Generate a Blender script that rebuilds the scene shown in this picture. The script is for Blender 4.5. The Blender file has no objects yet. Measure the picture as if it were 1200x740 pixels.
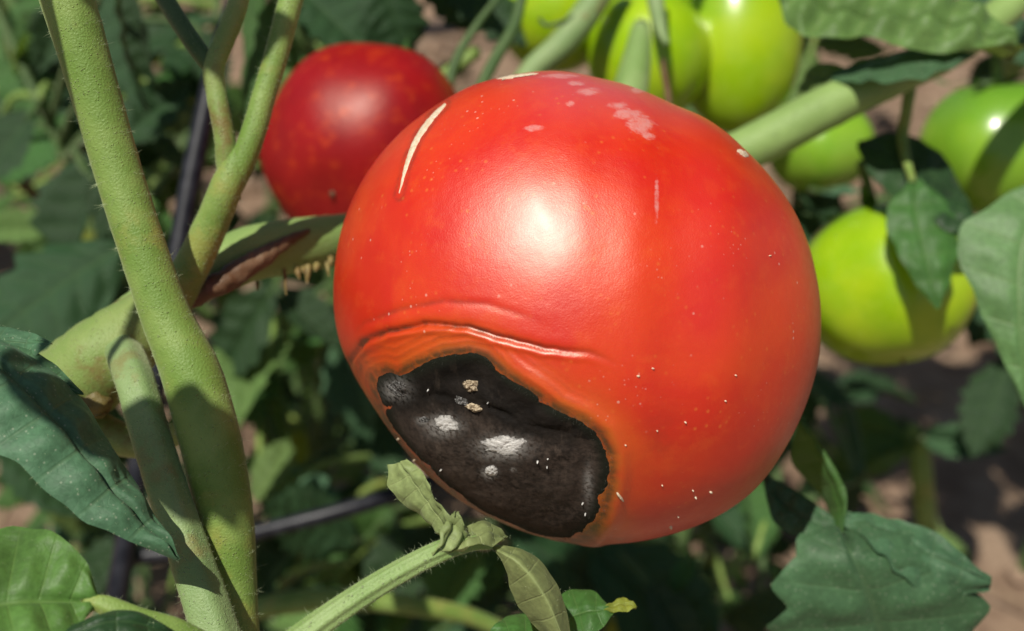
import bpy, math, random
import numpy as np
from mathutils import Vector, Matrix, noise
from mathutils.bvhtree import BVHTree

random.seed(7)
rng = np.random.default_rng(7)
sc = bpy.context.scene
COL = sc.collection

# ------------------------------------------------------------------ camera
CAM_H, TILT = 0.40, math.radians(30.0)
HALF = 0.4452                                   # tan of half the horizontal field of view
K = HALF / 600.0
CAM = np.array([0.0, 0.0, CAM_H])
RT = np.array([1.0, 0.0, 0.0])
UP = np.array([0.0, math.sin(TILT), math.cos(TILT)])
FW = np.array([0.0, math.cos(TILT), -math.sin(TILT)])
cd = bpy.data.cameras.new("camera")
cam = bpy.data.objects.new("camera", cd)
COL.objects.link(cam)
cam.location = CAM
cam.rotation_euler = (math.pi / 2 - TILT, 0, 0)
cd.sensor_width = 36.0
cd.lens = 18.0 / HALF
cd.clip_start, cd.clip_end = 0.005, 400.0
cd.dof.use_dof = True
cd.dof.focus_distance = 0.186
cd.dof.aperture_fstop = 11.5
sc.camera = cam

# ------------------------------------------------------------------ light
SUN = np.array([-0.225, 0.0, 0.0]) + UP * 0.57 - FW * 0.80
SUN /= np.linalg.norm(SUN)
w = bpy.data.worlds.new("World")
sc.world = w
w.use_nodes = True
wn = w.node_tree.nodes
sky = wn.new("ShaderNodeTexSky")
sky.sky_type = 'NISHITA'
sky.sun_disc = False
sky.sun_elevation = math.asin(SUN[2])
sky.sun_rotation = math.atan2(SUN[0], SUN[1])
wn["Background"].inputs[1].default_value = 0.056
w.node_tree.links.new(sky.outputs[0], wn["Background"].inputs[0])
sd = bpy.data.lights.new("sun", 'SUN')
sd.energy = 4.9
sd.angle = math.radians(0.5)
sd.color = (1.0, 0.95, 0.84)
sun = bpy.data.objects.new("sun", sd)
COL.objects.link(sun)
sun.rotation_euler = Vector(SUN).to_track_quat('Z', 'Y').to_euler()
sun.location = (0, 0, 3)
sc.view_settings.view_transform = 'Standard'
sc.view_settings.look = 'None'
sc.view_settings.exposure = 0.0
sc.view_settings.gamma = 1.0


# ------------------------------------------------------------------ helpers
def P(px, py, d):
    """World point at depth d (metres along the view axis) for a photo position."""
    return CAM + RT * ((px - 600) * K * d) + UP * ((370 - py) * K * d) + FW * d


def C3(x, y, d):
    """World point from camera-frame metres: right, up, depth."""
    return CAM + RT * x + UP * y + FW * d


def project(V):
    q = V - CAM
    d = q @ FW
    return 600 + (q @ RT) / d / K, 370 - (q @ UP) / d / K, d


def nz(p, s, seed=0.0):
    return noise.noise(Vector((p[0] * s + seed, p[1] * s - seed * .7, p[2] * s + seed * .3)))


ORIG = {}


def base_of(o):
    return ORIG.get(o.name, np.zeros(3)) if o is not None else np.zeros(3)


def mk(name, V, F, mat, parent=None, origin=None, uv=None, attrs=None, smooth=True):
    V = np.asarray(V, dtype=float)
    org = base_of(parent) if parent is not None else (np.zeros(3) if origin is None else np.asarray(origin))
    me = bpy.data.meshes.new(name)
    me.from_pydata((V - org).tolist(), [], F if isinstance(F, list) else F.tolist())
    if smooth:
        me.polygons.foreach_set("use_smooth", [True] * len(me.polygons))
    if uv is not None:
        lay = me.uv_layers.new(name="UVMap")
        idx = np.empty(len(me.loops), dtype=np.int32)
        me.loops.foreach_get("vertex_index", idx)
        lay.data.foreach_set("uv", np.asarray(uv, dtype=np.float32)[idx].ravel())
    for k, a in (attrs or {}).items():
        at = me.attributes.new(k, 'FLOAT', 'POINT')
        at.data.foreach_set("value", np.asarray(a, dtype=np.float32))
    me.materials.append(mat)
    me.update()
    o = bpy.data.objects.new(name, me)
    COL.objects.link(o)
    if parent is not None:
        o.parent = parent
    else:
        o.location = org
    ORIG[o.name] = org
    return o


def thing(name, label, cat, loc, group=None):
    o = bpy.data.objects.new(name, None)
    o.empty_display_size = 0.02
    COL.objects.link(o)
    o.location = loc
    ORIG[o.name] = np.asarray(loc, dtype=float)
    return tag(o, label, cat, group)


def tag(o, label=None, cat=None, group=None, kind=None):
    if label: o["label"] = label
    if cat: o["category"] = cat
    if group: o["group"] = group
    if kind: o["kind"] = kind
    return o


def catmull(pts, n):
    """Chord-length Catmull-Rom resample of rows to n points."""
    Q = np.asarray(pts, dtype=float)
    if len(Q) == 2:
        t = np.linspace(0, 1, n)[:, None]
        return Q[0] * (1 - t) + Q[1] * t
    ch = np.concatenate([[0], np.cumsum(np.linalg.norm(np.diff(Q[:, :3], axis=0), axis=1) + 1e-9)])
    ch /= ch[-1]
    m = np.zeros_like(Q)
    m[1:-1] = (Q[2:] - Q[:-2]) / (ch[2:] - ch[:-2])[:, None]
    m[0] = (Q[1] - Q[0]) / (ch[1] - ch[0])
    m[-1] = (Q[-1] - Q[-2]) / (ch[-1] - ch[-2])
    t = np.linspace(0, 1, n)
    i = np.clip(np.searchsorted(ch, t, side='right') - 1, 0, len(Q) - 2)
    h = (ch[i + 1] - ch[i])
    s = ((t - ch[i]) / h)[:, None]
    h = h[:, None]
    return ((2 * s**3 - 3 * s**2 + 1) * Q[i] + (s**3 - 2 * s**2 + s) * h * m[i]
            + (-2 * s**3 + 3 * s**2) * Q[i + 1] + (s**3 - s**2) * h * m[i + 1])


def tube(rows, n=40, segs=16, rough=0.03, ridge=0.0, nr=5, seed=0.0, rs=300.0):
    """rows: x, y, z, radius. Returns V, F, N (outward normals of the ring vertices)."""
    R = catmull(rows, n)
    c, r = R[:, :3], np.maximum(R[:, 3], 1e-5)
    T = np.gradient(c, axis=0)
    T /= np.linalg.norm(T, axis=1)[:, None] + 1e-12
    a = np.cross(T[0], [0.31, 0.52, 0.8])
    a /= np.linalg.norm(a)
    V, N = [], []
    for k in range(n):
        a = a - T[k] * (a @ T[k])
        a /= np.linalg.norm(a)
        b = np.cross(T[k], a)
        for j in range(segs):
            th = 2 * math.pi * j / segs
            nn = a * math.cos(th) + b * math.sin(th)
            p = c[k] + nn * r[k]
            f = 1 + rough * nz(p, rs, seed) + rough * .6 * nz(p, rs * 2.7, seed + 5) + ridge * math.cos(nr * th)
            V.append(c[k] + nn * r[k] * f)
            N.append(nn)
    F = []
    for k in range(n - 1):
        for j in range(segs):
            j2 = (j + 1) % segs
            F.append((k * segs + j, k * segs + j2, (k + 1) * segs + j2, (k + 1) * segs + j))
    for k, s in ((0, -1), (n - 1, 1)):
        V.append(c[k] + T[k] * s * r[k] * .5)
        N.append(T[k] * s)
        for j in range(segs):
            j2 = (j + 1) % segs
            F.append((k * segs + j, len(V) - 1, k * segs + j2) if s > 0 else (k * segs + j2, len(V) - 1, k * segs + j))
    return np.array(V), F, np.array(N)


def pxr(pts):
    """(px, py, depth, width in photo pixels) -> world rows with a radius."""
    return [np.append(P(x, y, d), wd * .5 * K * d) for x, y, d, wd in pts]


def hairs(V, N, count, lmin, lmax, rad, seed, lean=.5, zone=None):
    r = np.random.default_rng(seed)
    idx = r.integers(0, len(V), count)
    HV, HF = [], []
    for i in idx:
        p = V[i] + r.normal(0, .0002, 3)
        nn = N[i]
        p = p - nn * ((p - V[i]) @ nn) - nn * .00005
        L = lmin + (lmax - lmin) * r.random() ** 4
        d = nn + r.normal(0, lean * .5, 3)
        d /= np.linalg.norm(d)
        bend = r.normal(0, .25, 3) * L
        a = np.cross(d, [.3, .5, .81]); a /= np.linalg.norm(a)
        b = np.cross(d, a)
        k = len(HV)
        for q, rr in ((p, rad), (p + d * L * .55 + bend * .3, rad * .65)):
            for j in range(3):
                HV.append(q + (a * math.cos(2.094 * j) + b * math.sin(2.094 * j)) * rr)
        HV.append(p + d * L + bend)
        for j in range(3):
            j2 = (j + 1) % 3
            HF.append((k + j, k + j2, k + 3 + j2, k + 3 + j))
            HF.append((k + 3 + j, k + 3 + j2, k + 6))
    return np.array(HV), HF


def leaf_grid(M, A, B, nu=10, veins=6, tooth=.15, bulge=.0006, wave=.0008, seed=0., sharp=1.0, fold=0.0):
    """M, A, B: equally long arrays, midrib and the two edges from base to tip."""
    nv = len(M) - 1
    dM = np.gradient(M, axis=0)
    nrm = np.cross(B - A, dM)
    nrm /= np.linalg.norm(nrm, axis=1)[:, None] + 1e-12
    nrm[0] = nrm[1]; nrm[-1] = nrm[-2]
    size = np.linalg.norm(M[-1] - M[0])
    V, UV = [], []
    for i in range(nv + 1):
        v = i / nv
        ph = (v * veins) % 1.0
        tj = (v * veins + .38 * noise.noise(Vector((v * veins * .7, seed * 1.3, 2)))) % 1.0
        tri = 1 - abs(tj - .5) * 2            # 0 on a vein, 1 between two
        tt = (1 - tri) ** sharp
        for j in range(-nu, nu + 1):
            u = j / nu
            au = abs(u)
            E = (A if u < 0 else B)[i]
            e = (E - M[i])
            irr = 1 + .9 * noise.noise(Vector((v * veins * .9, seed + (3 if u < 0 else 7), 0)))
            f = au * (1 + tooth * irr * (tt - .5) * au ** 3)
            p = M[i] + e * f
            g = bulge * (math.sin(math.pi * ph) ** 2) * 4 * au * (1 - au) - bulge * 1.1 * math.exp(-(u / .07) ** 2)
            q = Vector((u * 1.6 + seed, v * 3.2, seed * .37))
            g += wave * noise.noise(q) * (.25 + au) + wave * .45 * noise.noise(q * 3.1) * au
            g += fold * size * au * au
            V.append(p + nrm[i] * g)
            UV.append((u * .5 + .5, v * veins))
    F = []
    W = 2 * nu + 1
    for i in range(nv):
        for j in range(W - 1):
            F.append((i * W + j, i * W + j + 1, (i + 1) * W + j + 1, (i + 1) * W + j))
    return np.array(V), F, UV


# ------------------------------------------------------------------ materials
class NT:
    def __init__(self, name):
        self.m = bpy.data.materials.new(name)
        self.m.use_nodes = True
        self.t = self.m.node_tree
        self.n, self.l = self.t.nodes, self.t.links
        self.b = self.n["Principled BSDF"]
        self.out = self.n["Material Output"]
        self.tc = self.n.new("ShaderNodeTexCoord")

    def link(self, a, b):
        self.l.new(a, b)

    def val(self, node, i, x):
        if isinstance(x, (int, float)):
            node.inputs[i].default_value = x
        elif isinstance(x, tuple):
            node.inputs[i].default_value = x if len(x) == 4 else x + (1,)
        else:
            self.l.new(x, node.inputs[i])

    def noise(self, scale, detail=3, rough=.55, vec=None, dist=0.0):
        t = self.n.new("ShaderNodeTexNoise")
        t.inputs["Scale"].default_value = scale
        t.inputs["Detail"].default_value = detail
        t.inputs["Roughness"].default_value = rough
        t.inputs["Distortion"].default_value = dist
        self.l.new(vec or self.tc.outputs["Object"], t.inputs["Vector"])
        return t.outputs["Fac"]

    def voronoi(self, scale, feature='F1', vec=None, rnd=1.0):
        t = self.n.new("ShaderNodeTexVoronoi")
        t.feature = feature
        t.inputs["Scale"].default_value = scale
        t.inputs["Randomness"].default_value = rnd
        self.l.new(vec or self.tc.outputs["Object"], t.inputs["Vector"])
        return t

    def attr(self, name):
        t = self.n.new("ShaderNodeAttribute")
        t.attribute_name = name
        return t.outputs["Fac"]

    def mapr(self, x, a, b, c=0.0, d=1.0, smooth=True):
        t = self.n.new("ShaderNodeMapRange")
        if smooth: t.interpolation_type = 'SMOOTHSTEP'
        self.val(t, 0, x)
        for i, q in enumerate((a, b, c, d)):
            t.inputs[i + 1].default_value = q
        return t.outputs[0]

    def math(self, op, a, b=0.0):
        t = self.n.new("ShaderNodeMath")
        t.operation = op
        self.val(t, 0, a); self.val(t, 1, b)
        return t.outputs[0]

    def mix(self, f, a, b, mode='MIX'):
        t = self.n.new("ShaderNodeMix")
        t.data_type = 'RGBA'
        t.blend_type = mode
        self.val(t, 0, f)
        self.val(t, 6, a); self.val(t, 7, b)
        return t.outputs[2]

    def bump(self, h, strength, dist, prev=None):
        t = self.n.new("ShaderNodeBump")
        t.inputs["Strength"].default_value = strength
        t.inputs["Distance"].default_value = dist
        self.l.new(h, t.inputs["Height"])
        if prev is not None: self.l.new(prev, t.inputs["Normal"])
        return t.outputs[0]

    def set(self, **kw):
        for k, x in kw.items():
            k = k.replace("_", " ")
            self.val(self.b, k, x)
        return self


def leaf_material(name, top, under, vein, trans=.28, tcol=(.16, .28, .02), rough=.48, mott=.5, gloss=.3, dust=0.0, net_amt=.12):
    t = NT(name)
    sep = t.n.new("ShaderNodeSeparateXYZ")
    t.link(t.tc.outputs["UV"], sep.inputs[0])
    au = t.math('MULTIPLY', t.math('ABSOLUTE', t.math('SUBTRACT', sep.outputs[0], .5)), 2.0)
    mid = t.mapr(au, .012, .05, 1, 0)
    fr = t.math('ABSOLUTE', t.math('SUBTRACT', t.math('FRACT', t.math('ADD', sep.outputs[1], .5)), .5))
    side = t.math('MULTIPLY', t.mapr(fr, .01, .06, 1, 0), t.mapr(au, .5, 1.0, 1, .35))
    net = t.voronoi(5.0, 'DISTANCE_TO_EDGE', t.tc.outputs["UV"])
    mp = t.n.new("ShaderNodeMapping")
    mp.inputs["Scale"].default_value = (3.0, 1.0, 1.0)
    t.link(t.tc.outputs["UV"], mp.inputs[0])
    t.link(mp.outputs[0], net.inputs["Vector"])
    netm = t.mapr(net.outputs["Distance"], .0, .09, 1, 0)
    vm = t.math('MAXIMUM', mid, t.math('MULTIPLY', side, .75))
    vm2 = t.math('MAXIMUM', vm, t.math('MULTIPLY', netm, net_amt))
    oi = t.n.new("ShaderNodeObjectInfo")
    n1 = t.noise(60, 4)
    n2 = t.noise(900, 2)
    k = t.math('ADD', t.mapr(n1, .3, .7, 1 - mott * .5, 1 + mott * .5), t.mapr(oi.outputs["Random"], 0, 1, -.22, .22, False))
    k = t.math('MULTIPLY', k, t.mapr(n2, .3, .7, .85, 1.12))
    hsv = t.n.new("ShaderNodeHueSaturation")
    t.val(hsv, "Color", top)
    t.link(k, hsv.inputs["Value"])
    t.link(t.mapr(oi.outputs["Random"], 0, 1, .485, .515, False), hsv.inputs["Hue"])
    col = t.mix(t.math('MULTIPLY', vm2, .55), hsv.outputs[0], vein)
    if dust:
        dn = t.voronoi(900, 'F1')
        col = t.mix(t.math('MULTIPLY', t.mapr(dn.outputs["Distance"], .08, .2, 1, 0), dust), col, (.45, .48, .36))
    geo = t.n.new("ShaderNodeNewGeometry")
    col = t.mix(geo.outputs["Backfacing"], col, t.mix(t.math('MULTIPLY', vm2, .5), under, vein))
    t.set(Base_Color=col, Roughness=rough, Specular_IOR_Level=gloss)
    h = t.math('ADD', t.math('MULTIPLY', vm2, -.6), t.math('MULTIPLY', n2, .5))
    t.link(t.bump(h, .45, .0005), t.b.inputs["Normal"])
    t.set(Sheen_Weight=.05, Sheen_Roughness=.5, Sheen_Tint=(.8, .95, .8))
    tr = t.n.new("ShaderNodeBsdfTranslucent")
    t.val(tr, "Color", t.mix(t.math('MULTIPLY', vm2, .4), tcol, (.25, .3, .08)))
    mx = t.n.new("ShaderNodeMixShader")
    mx.inputs[0].default_value = trans
    t.link(t.b.outputs[0], mx.inputs[1]); t.link(tr.outputs[0], mx.inputs[2])
    t.link(mx.outputs[0], t.out.inputs["Surface"])
    return t.m


M_LEAF = leaf_material("leaf_green", (.052, .135, .030), (.12, .19, .08), (.11, .21, .06))
M_LEAF_SHADED = leaf_material("leaf_shaded_green", (.022, .060, .020), (.07, .12, .05), (.05, .11, .035), trans=.16, tcol=(.08, .16, .015))  # darker copy of the green leaf, shade put into its colour
M_LEAF_TEAL = leaf_material("leaf_blue_green", (.056, .128, .060), (.12, .19, .10), (.07, .135, .06), trans=.12, tcol=(.06, .16, .03), dust=.35, rough=.55, gloss=.25)
M_LEAF_BRIGHT = leaf_material("leaf_bright_green", (.085, .22, .045), (.14, .21, .08), (.12, .22, .05), trans=.2, tcol=(.16, .32, .03))
M_LEAF_PALE = leaf_material("leaf_pale_green", (.12, .20, .055), (.18, .25, .10), (.19, .27, .09), trans=.25, tcol=(.2, .3, .04), mott=.35)
M_LEAF_MID = leaf_material("leaf_mid_green", (.095, .175, .06), (.16, .23, .09), (.14, .23, .08), trans=.2, tcol=(.15, .26, .03), mott=.4)
M_LEAF_YOUNG = leaf_material("leaf_young_pale", (.27, .34, .13), (.33, .38, .20), (.36, .42, .18), trans=.25, tcol=(.3, .38, .08), mott=.35)
M_LEAF_YELLOW_SUNLIT = leaf_material("leaf_yellow_sunlit", (.25, .32, .045), (.3, .34, .10), (.32, .38, .10), trans=.4, tcol=(.4, .45, .03))  # sunlight on rear leaves put into the colour; one leaflet truly yellow
M_LEAF_DRY = leaf_material("leaf_dry", (.26, .17, .10), (.28, .19, .12), (.3, .22, .14), trans=.1, tcol=(.2, .12, .05))


def stem_material(name, a, b, speck=(.34, .42, .15), sheen=.28, brown=None, bsc=45):
    t = NT(name)
    n1 = t.noise(110, 4)
    col = t.mix(t.mapr(n1, .35, .65), a, b)
    if brown is not None:
        col = t.mix(t.mapr(t.noise(bsc, 5, .65), .52, .66), col, brown)
    st = t.voronoi(1700, 'F1')
    sp = t.math('MULTIPLY', t.mapr(st.outputs["Distance"], .10, .30, 1, 0), t.mapr(t.noise(500, 2), .45, .66))
    col = t.mix(t.math('MULTIPLY', sp, .7), col, speck)
    t.set(Base_Color=col, Roughness=.5, Specular_IOR_Level=.35, Sheen_Weight=sheen, Sheen_Roughness=.35, Sheen_Tint=(.85, .95, .6))
    h = t.math('ADD', t.math('MULTIPLY', sp, 1.0), t.math('MULTIPLY', t.noise(2600, 2), .5))
    t.link(t.bump(h, .8, .0004), t.b.inputs["Normal"])
    return t.m


M_STEM = stem_material("stem_green", (.14, .235, .042), (.205, .30, .072), brown=(.24, .27, .06), bsc=60)
M_STEM_PALE = stem_material("stem_pale_green", (.24, .34, .12), (.18, .29, .08), (.45, .5, .3))
M_STEM_OLIVE = stem_material("stem_olive", (.18, .265, .065), (.23, .30, .09), (.48, .52, .25), brown=(.17, .14, .04), bsc=70)
M_BRANCH = stem_material("branch_green", (.25, .37, .11), (.21, .32, .09), (.45, .54, .28))
M_STEM_GREY = stem_material("stem_grey_green", (.18, .275, .10), (.23, .32, .13), (.42, .5, .3), brown=(.21, .22, .08), bsc=90)
M_STEM_DARK = stem_material("stem_dark_green", (.05, .1, .025), (.07, .12, .035), (.15, .2, .08))
M_WOUND = stem_material("wound_brown", (.11, .055, .026), (.17, .10, .055), (.26, .18, .11), sheen=.1)
M_ROOT = stem_material("aerial_root_cream", (.26, .21, .07), (.18, .12, .04), (.5, .45, .3), sheen=.1)
M_STRAW = stem_material("straw_dry", (.36, .27, .17), (.22, .15, .09), (.4, .33, .24), sheen=0)

t = NT("plant_hair")
t.set(Base_Color=(.48, .56, .32), Roughness=.4, Specular_IOR_Level=.5)
M_HAIR = t.m

t = NT("black_plastic")
t.set(Base_Color=t.mix(t.mapr(t.noise(250, 4), .4, .7), (.007, .008, .013), (.022, .023, .03)), Roughness=.42, Specular_IOR_Level=.35)
M_BLACK = t.m


def ripe_material(name, c1, c2, speck, rough=.44, coat=.35, bumpy=.05, main=False, wax=.04):
    t = NT(name)
    n1 = t.noise(38, 5, .6, dist=.6)
    col = t.mix(t.mapr(n1, .36, .66), c1, c2)
    col = t.mix(t.mapr(t.noise(210, 5, .7), .5, .72, 0, .3), col, (.72, .09, .006))
    v = t.voronoi(560, 'F1')
    dots = t.math('MULTIPLY', t.mapr(v.outputs["Distance"], .06, .26, 1, 0), t.mapr(t.noise(160, 3), .45, .66))
    col = t.mix(t.math('MULTIPLY', dots, .42), col, speck)
    rgh = t.mapr(t.noise(700, 3), .3, .7, rough - .06, rough + .06)
    if main:
        # fruit ripens unevenly: a pinker band towards one flank, orange towards the blossom end
        col = t.mix(t.math('MULTIPLY', t.attr("pink"), .5), col, (.62, .022, .018))
        col = t.mix(t.math('MULTIPLY', t.attr("orange"), t.mapr(t.noise(55, 4), .25, .6, .35, 1)), col, (.62, .085, .005))
        halo = t.attr("halo")
        hn = t.math('MULTIPLY', halo, t.mapr(t.noise(170, 4), .3, .62, 0, .5))
        col = t.mix(hn, col, (.34, .17, .012))
        col = t.mix(t.math('MULTIPLY', t.attr("rim"), t.mapr(t.noise(420, 4, .7), .3, .6, .35, .95)), col, (.07, .028, .006))
        bn = t.math('MULTIPLY', t.attr("bruise_shade"), t.mapr(t.noise(240, 5, .7), .36, .62, .35, 1))
        col = t.mix(bn, col, (.10, .018, .006))  # real bruise, plus painted shade of the folds and the crack
        sc1 = t.mapr(t.math('ADD', t.math('MULTIPLY', t.attr("scuff"), .36), t.math('ADD', t.math('MULTIPLY', t.noise(330, 6, .7, dist=1.2), .7), t.math('MULTIPLY', t.noise(1500, 4, .7), .3))), .66, .92)
        col = t.mix(t.math('MULTIPLY', sc1, .5), col, (.68, .40, .36))
        pale_top = t.attr("pale_top")  # paler pink towards the top right
        col = t.mix(t.math('MULTIPLY', pale_top, .2), col, (.62, .25, .27))
        d2 = t.voronoi(330, 'F1')
        dust = t.math('MULTIPLY', t.mapr(d2.outputs["Distance"], .045, .10, 1, 0), t.mapr(t.noise(45, 2), .46, .6))
        d3 = t.voronoi(900, 'F1')
        dust2 = t.math('MULTIPLY', t.mapr(d3.outputs["Distance"], .07, .16, 1, 0), t.mapr(t.noise(75, 3), .55, .68))
        dust = t.math('MAXIMUM', dust, t.math('MULTIPLY', dust2, .7))
        col = t.mix(t.math('MULTIPLY', dust, .42), col, (.75, .55, .45))
        rgh = t.math('ADD', rgh, t.math('MULTIPLY', t.math('MAXIMUM', sc1, dust), .25))
    t.set(Base_Color=col, Roughness=rgh, Specular_IOR_Level=.18, Coat_Weight=coat, Coat_Roughness=.35, Coat_IOR=1.4)
    fine = t.noise(4200, 2, .6)
    mid = t.noise(620, 3)
    b1 = t.bump(mid, bumpy, .0012)
    b2 = t.bump(fine, .22 if main else .1, .00022, b1)
    t.link(b2, t.b.inputs["Normal"])
    t.set(Subsurface_Weight=.12, Subsurface_Scale=.004)
    t.b.inputs["Subsurface Radius"].default_value = (1.0, .25, .12)
    # waxy cuticle: a wide soft-edged gloss over the skin
    gl = t.n.new("ShaderNodeBsdfAnisotropic")
    gl.distribution = 'BECKMANN'
    gl.inputs["Color"].default_value = (1, .90, .74, 1)
    gl.inputs["Roughness"].default_value = .455
    t.link(b2, gl.inputs["Normal"])
    mx = t.n.new("ShaderNodeMixShader")
    mx.inputs[0].default_value = wax
    t.link(t.b.outputs[0], mx.inputs[1]); t.link(gl.outputs[0], mx.inputs[2])
    t.link(mx.outputs[0], t.out.inputs["Surface"])
    return t.m


M_RED = ripe_material("ripe_red_skin", (.58, .011, .001), (.66, .040, .001), (.72, .2, .025), rough=.42, coat=.75, main=True, bumpy=.045, wax=.06)
M_RED_SHADED = ripe_material("shaded_red_skin", (.25, .004, .006), (.31, .005, .006), (.36, .02, .015), rough=.5, coat=.12, wax=.02)  # shade on the rear fruit is put into this darker red


def green_material(name, a, b, shoulder):
    t = NT(name)
    col = t.mix(t.mapr(t.noise(45, 6, .65), .38, .62), a, b)
    col = t.mix(t.mapr(t.noise(330, 4, .7), .58, .75, 0, .35), col, (.42, .52, .08))
    sh = t.attr("shoulder")
    col = t.mix(sh, col, shoulder)
    v = t.voronoi(700, 'F1')
    col = t.mix(t.math('MULTIPLY', t.mapr(v.outputs["Distance"], .05, .3, 1, 0), .18), col, (.5, .6, .2))
    t.set(Base_Color=col, Roughness=.3, Specular_IOR_Level=.5, Coat_Weight=.25, Coat_Roughness=.12)
    t.set(Subsurface_Weight=.25, Subsurface_Scale=.006)
    t.b.inputs["Subsurface Radius"].default_value = (.6, 1.0, .15)
    t.link(t.bump(t.noise(250, 3), .06, .001), t.b.inputs["Normal"])
    return t.m


M_GREEN = green_material("unripe_green_skin", (.26, .44, .004), (.35, .50, .010), (.15, .33, .01))
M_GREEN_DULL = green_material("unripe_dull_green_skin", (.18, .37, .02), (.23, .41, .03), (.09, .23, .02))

t = NT("rotten_skin")
e = t.attr("edge")
n1 = t.noise(140, 6, .7, dist=.5)
n2 = t.noise(900, 4, .7)
col = t.mix(t.mapr(n1, .38, .66), (.010, .008, .007), (.036, .028, .023))
col = t.mix(t.math('MULTIPLY', t.attr("lower"), t.mapr(n2, .35, .65, .1, .75)), col, (.072, .052, .041))
mpn = t.n.new("ShaderNodeMapping")
mpn.inputs["Scale"].default_value = (1.0, .25, .25)
mpn.inputs["Rotation"].default_value = (0.3, .2, -.6)
t.link(t.tc.outputs["Object"], mpn.inputs[0])
col = t.mix(t.mapr(t.noise(520, 4, .7, mpn.outputs[0]), .56, .72, 0, .4), col, (.12, .09, .068))
col = t.mix(t.mapr(t.attr("lower"), 0, 1, .6, 0), col, (.007, .006, .005))
col = t.mix(t.mapr(e, .84, .96), col, (.012, .014, .009))
col = t.mix(t.math('MULTIPLY', t.attr("mould"), t.mapr(t.noise(1300, 4, .7), .35, .55)), col, (.55, .53, .5))
t.set(Base_Color=col, Roughness=t.mapr(n2, .3, .7, .62, .85), Specular_IOR_Level=.12)
b1 = t.bump(t.noise(420, 5, .7), .3, .0006)
t.link(t.bump(t.noise(2600, 3, .7), .35, .0002, b1), t.b.inputs["Normal"])
M_ROT = t.m

t = NT("mould_white")
t.set(Base_Color=t.mix(t.mapr(t.math('ADD', t.math('MULTIPLY', t.attr("edge"), .75), t.math('MULTIPLY', t.noise(1900, 5, .75), .8)), .84, 1.2), t.mix(t.mapr(t.noise(2400, 5, .75), .22, .46), (.42, .40, .37), (.85, .82, .78)), (.06, .05, .043)), Roughness=.95, Specular_IOR_Level=.1)
t.link(t.bump(t.noise(3500, 4, .8), .9, .0004), t.b.inputs["Normal"])
M_MOULD = t.m
t = NT("mould_grey")
t.set(Base_Color=t.mix(t.mapr(t.noise(2200, 5, .75), .42, .66), (.045, .042, .038), (.40, .39, .38)), Roughness=.95, Specular_IOR_Level=.1)
t.link(t.bump(t.noise(3500, 4, .8), .9, .0004), t.b.inputs["Normal"])
M_MOULD_GREY = t.m
t = NT("dry_crumb_tan")
t.set(Base_Color=t.mix(t.mapr(t.noise(1800, 4, .75), .4, .62), (.16, .11, .06), (.62, .5, .34)), Roughness=.7)
t.link(t.bump(t.noise(2500, 4, .8), .8, .0004), t.b.inputs["Normal"])
M_CRUMB = t.m
t = NT("scar_pale")
t.set(Base_Color=t.mix(t.mapr(t.noise(1600, 4, .7), .35, .65), (.62, .46, .30), (.74, .64, .48)), Roughness=.7)
t.link(t.bump(t.noise(2500, 4, .8), .6, .0003), t.b.inputs["Normal"])
M_SCAR = t.m

t = NT("soil_tan")
n1 = t.noise(5, 6, .6)
n2 = t.noise(45, 6, .7)
col = t.mix(t.mapr(n1, .35, .65), (.30, .20, .135), (.40, .285, .20))
col = t.mix(t.mapr(n2, .42, .62, 0, .7), col, (.17, .105, .07))
t.set(Base_Color=col, Roughness=.95, Specular_IOR_Level=.1)
t.link(t.bump(t.noise(120, 8, .7), .7, .01), t.b.inputs["Normal"])
M_SOIL = t.m
t = NT("clod_tan")
t.set(Base_Color=t.mix(t.mapr(t.noise(60, 5), .35, .65), (.24, .155, .105), (.40, .29, .21)), Roughness=.95, Specular_IOR_Level=.1)
t.link(t.bump(t.noise(300, 5), .6, .003), t.b.inputs["Normal"])
M_CLOD = t.m


# ------------------------------------------------------------------ ground
def build_ground():
    xs = np.concatenate([[-60, -20, -6, -3], np.linspace(-1.6, 1.6, 120), [3, 6, 20, 60]])
    ys = np.concatenate([[-60, -20, -6, -2, -.6], np.linspace(0, 3.0, 130), [4, 7, 20, 90]])
    V, F = [], []
    for y in ys:
        for x in xs:
            near = 1.0 if abs(x) < 1.61 and -.01 <= y < 3.01 else 0.0
            h = near * (.012 * nz((x, y, 0), 5) + .007 * nz((x, y, 0), 17, 3) + .004 * nz((x, y, 0), 41, 9))
            V.append((x, y, h - .012))
    n = len(xs)
    for j in range(len(ys) - 1):
        for i in range(n - 1):
            F.append((j * n + i, j * n + i + 1, (j + 1) * n + i + 1, (j + 1) * n + i))
    tag(mk("ground", V, F, M_SOIL), kind="structure")


def ground_px(px, py):
    x, y = (px - 600) * K, (370 - py) * K
    dz = y * UP[2] + FW[2]
    d = -CAM_H / dz
    return P(px, py, d)


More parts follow.
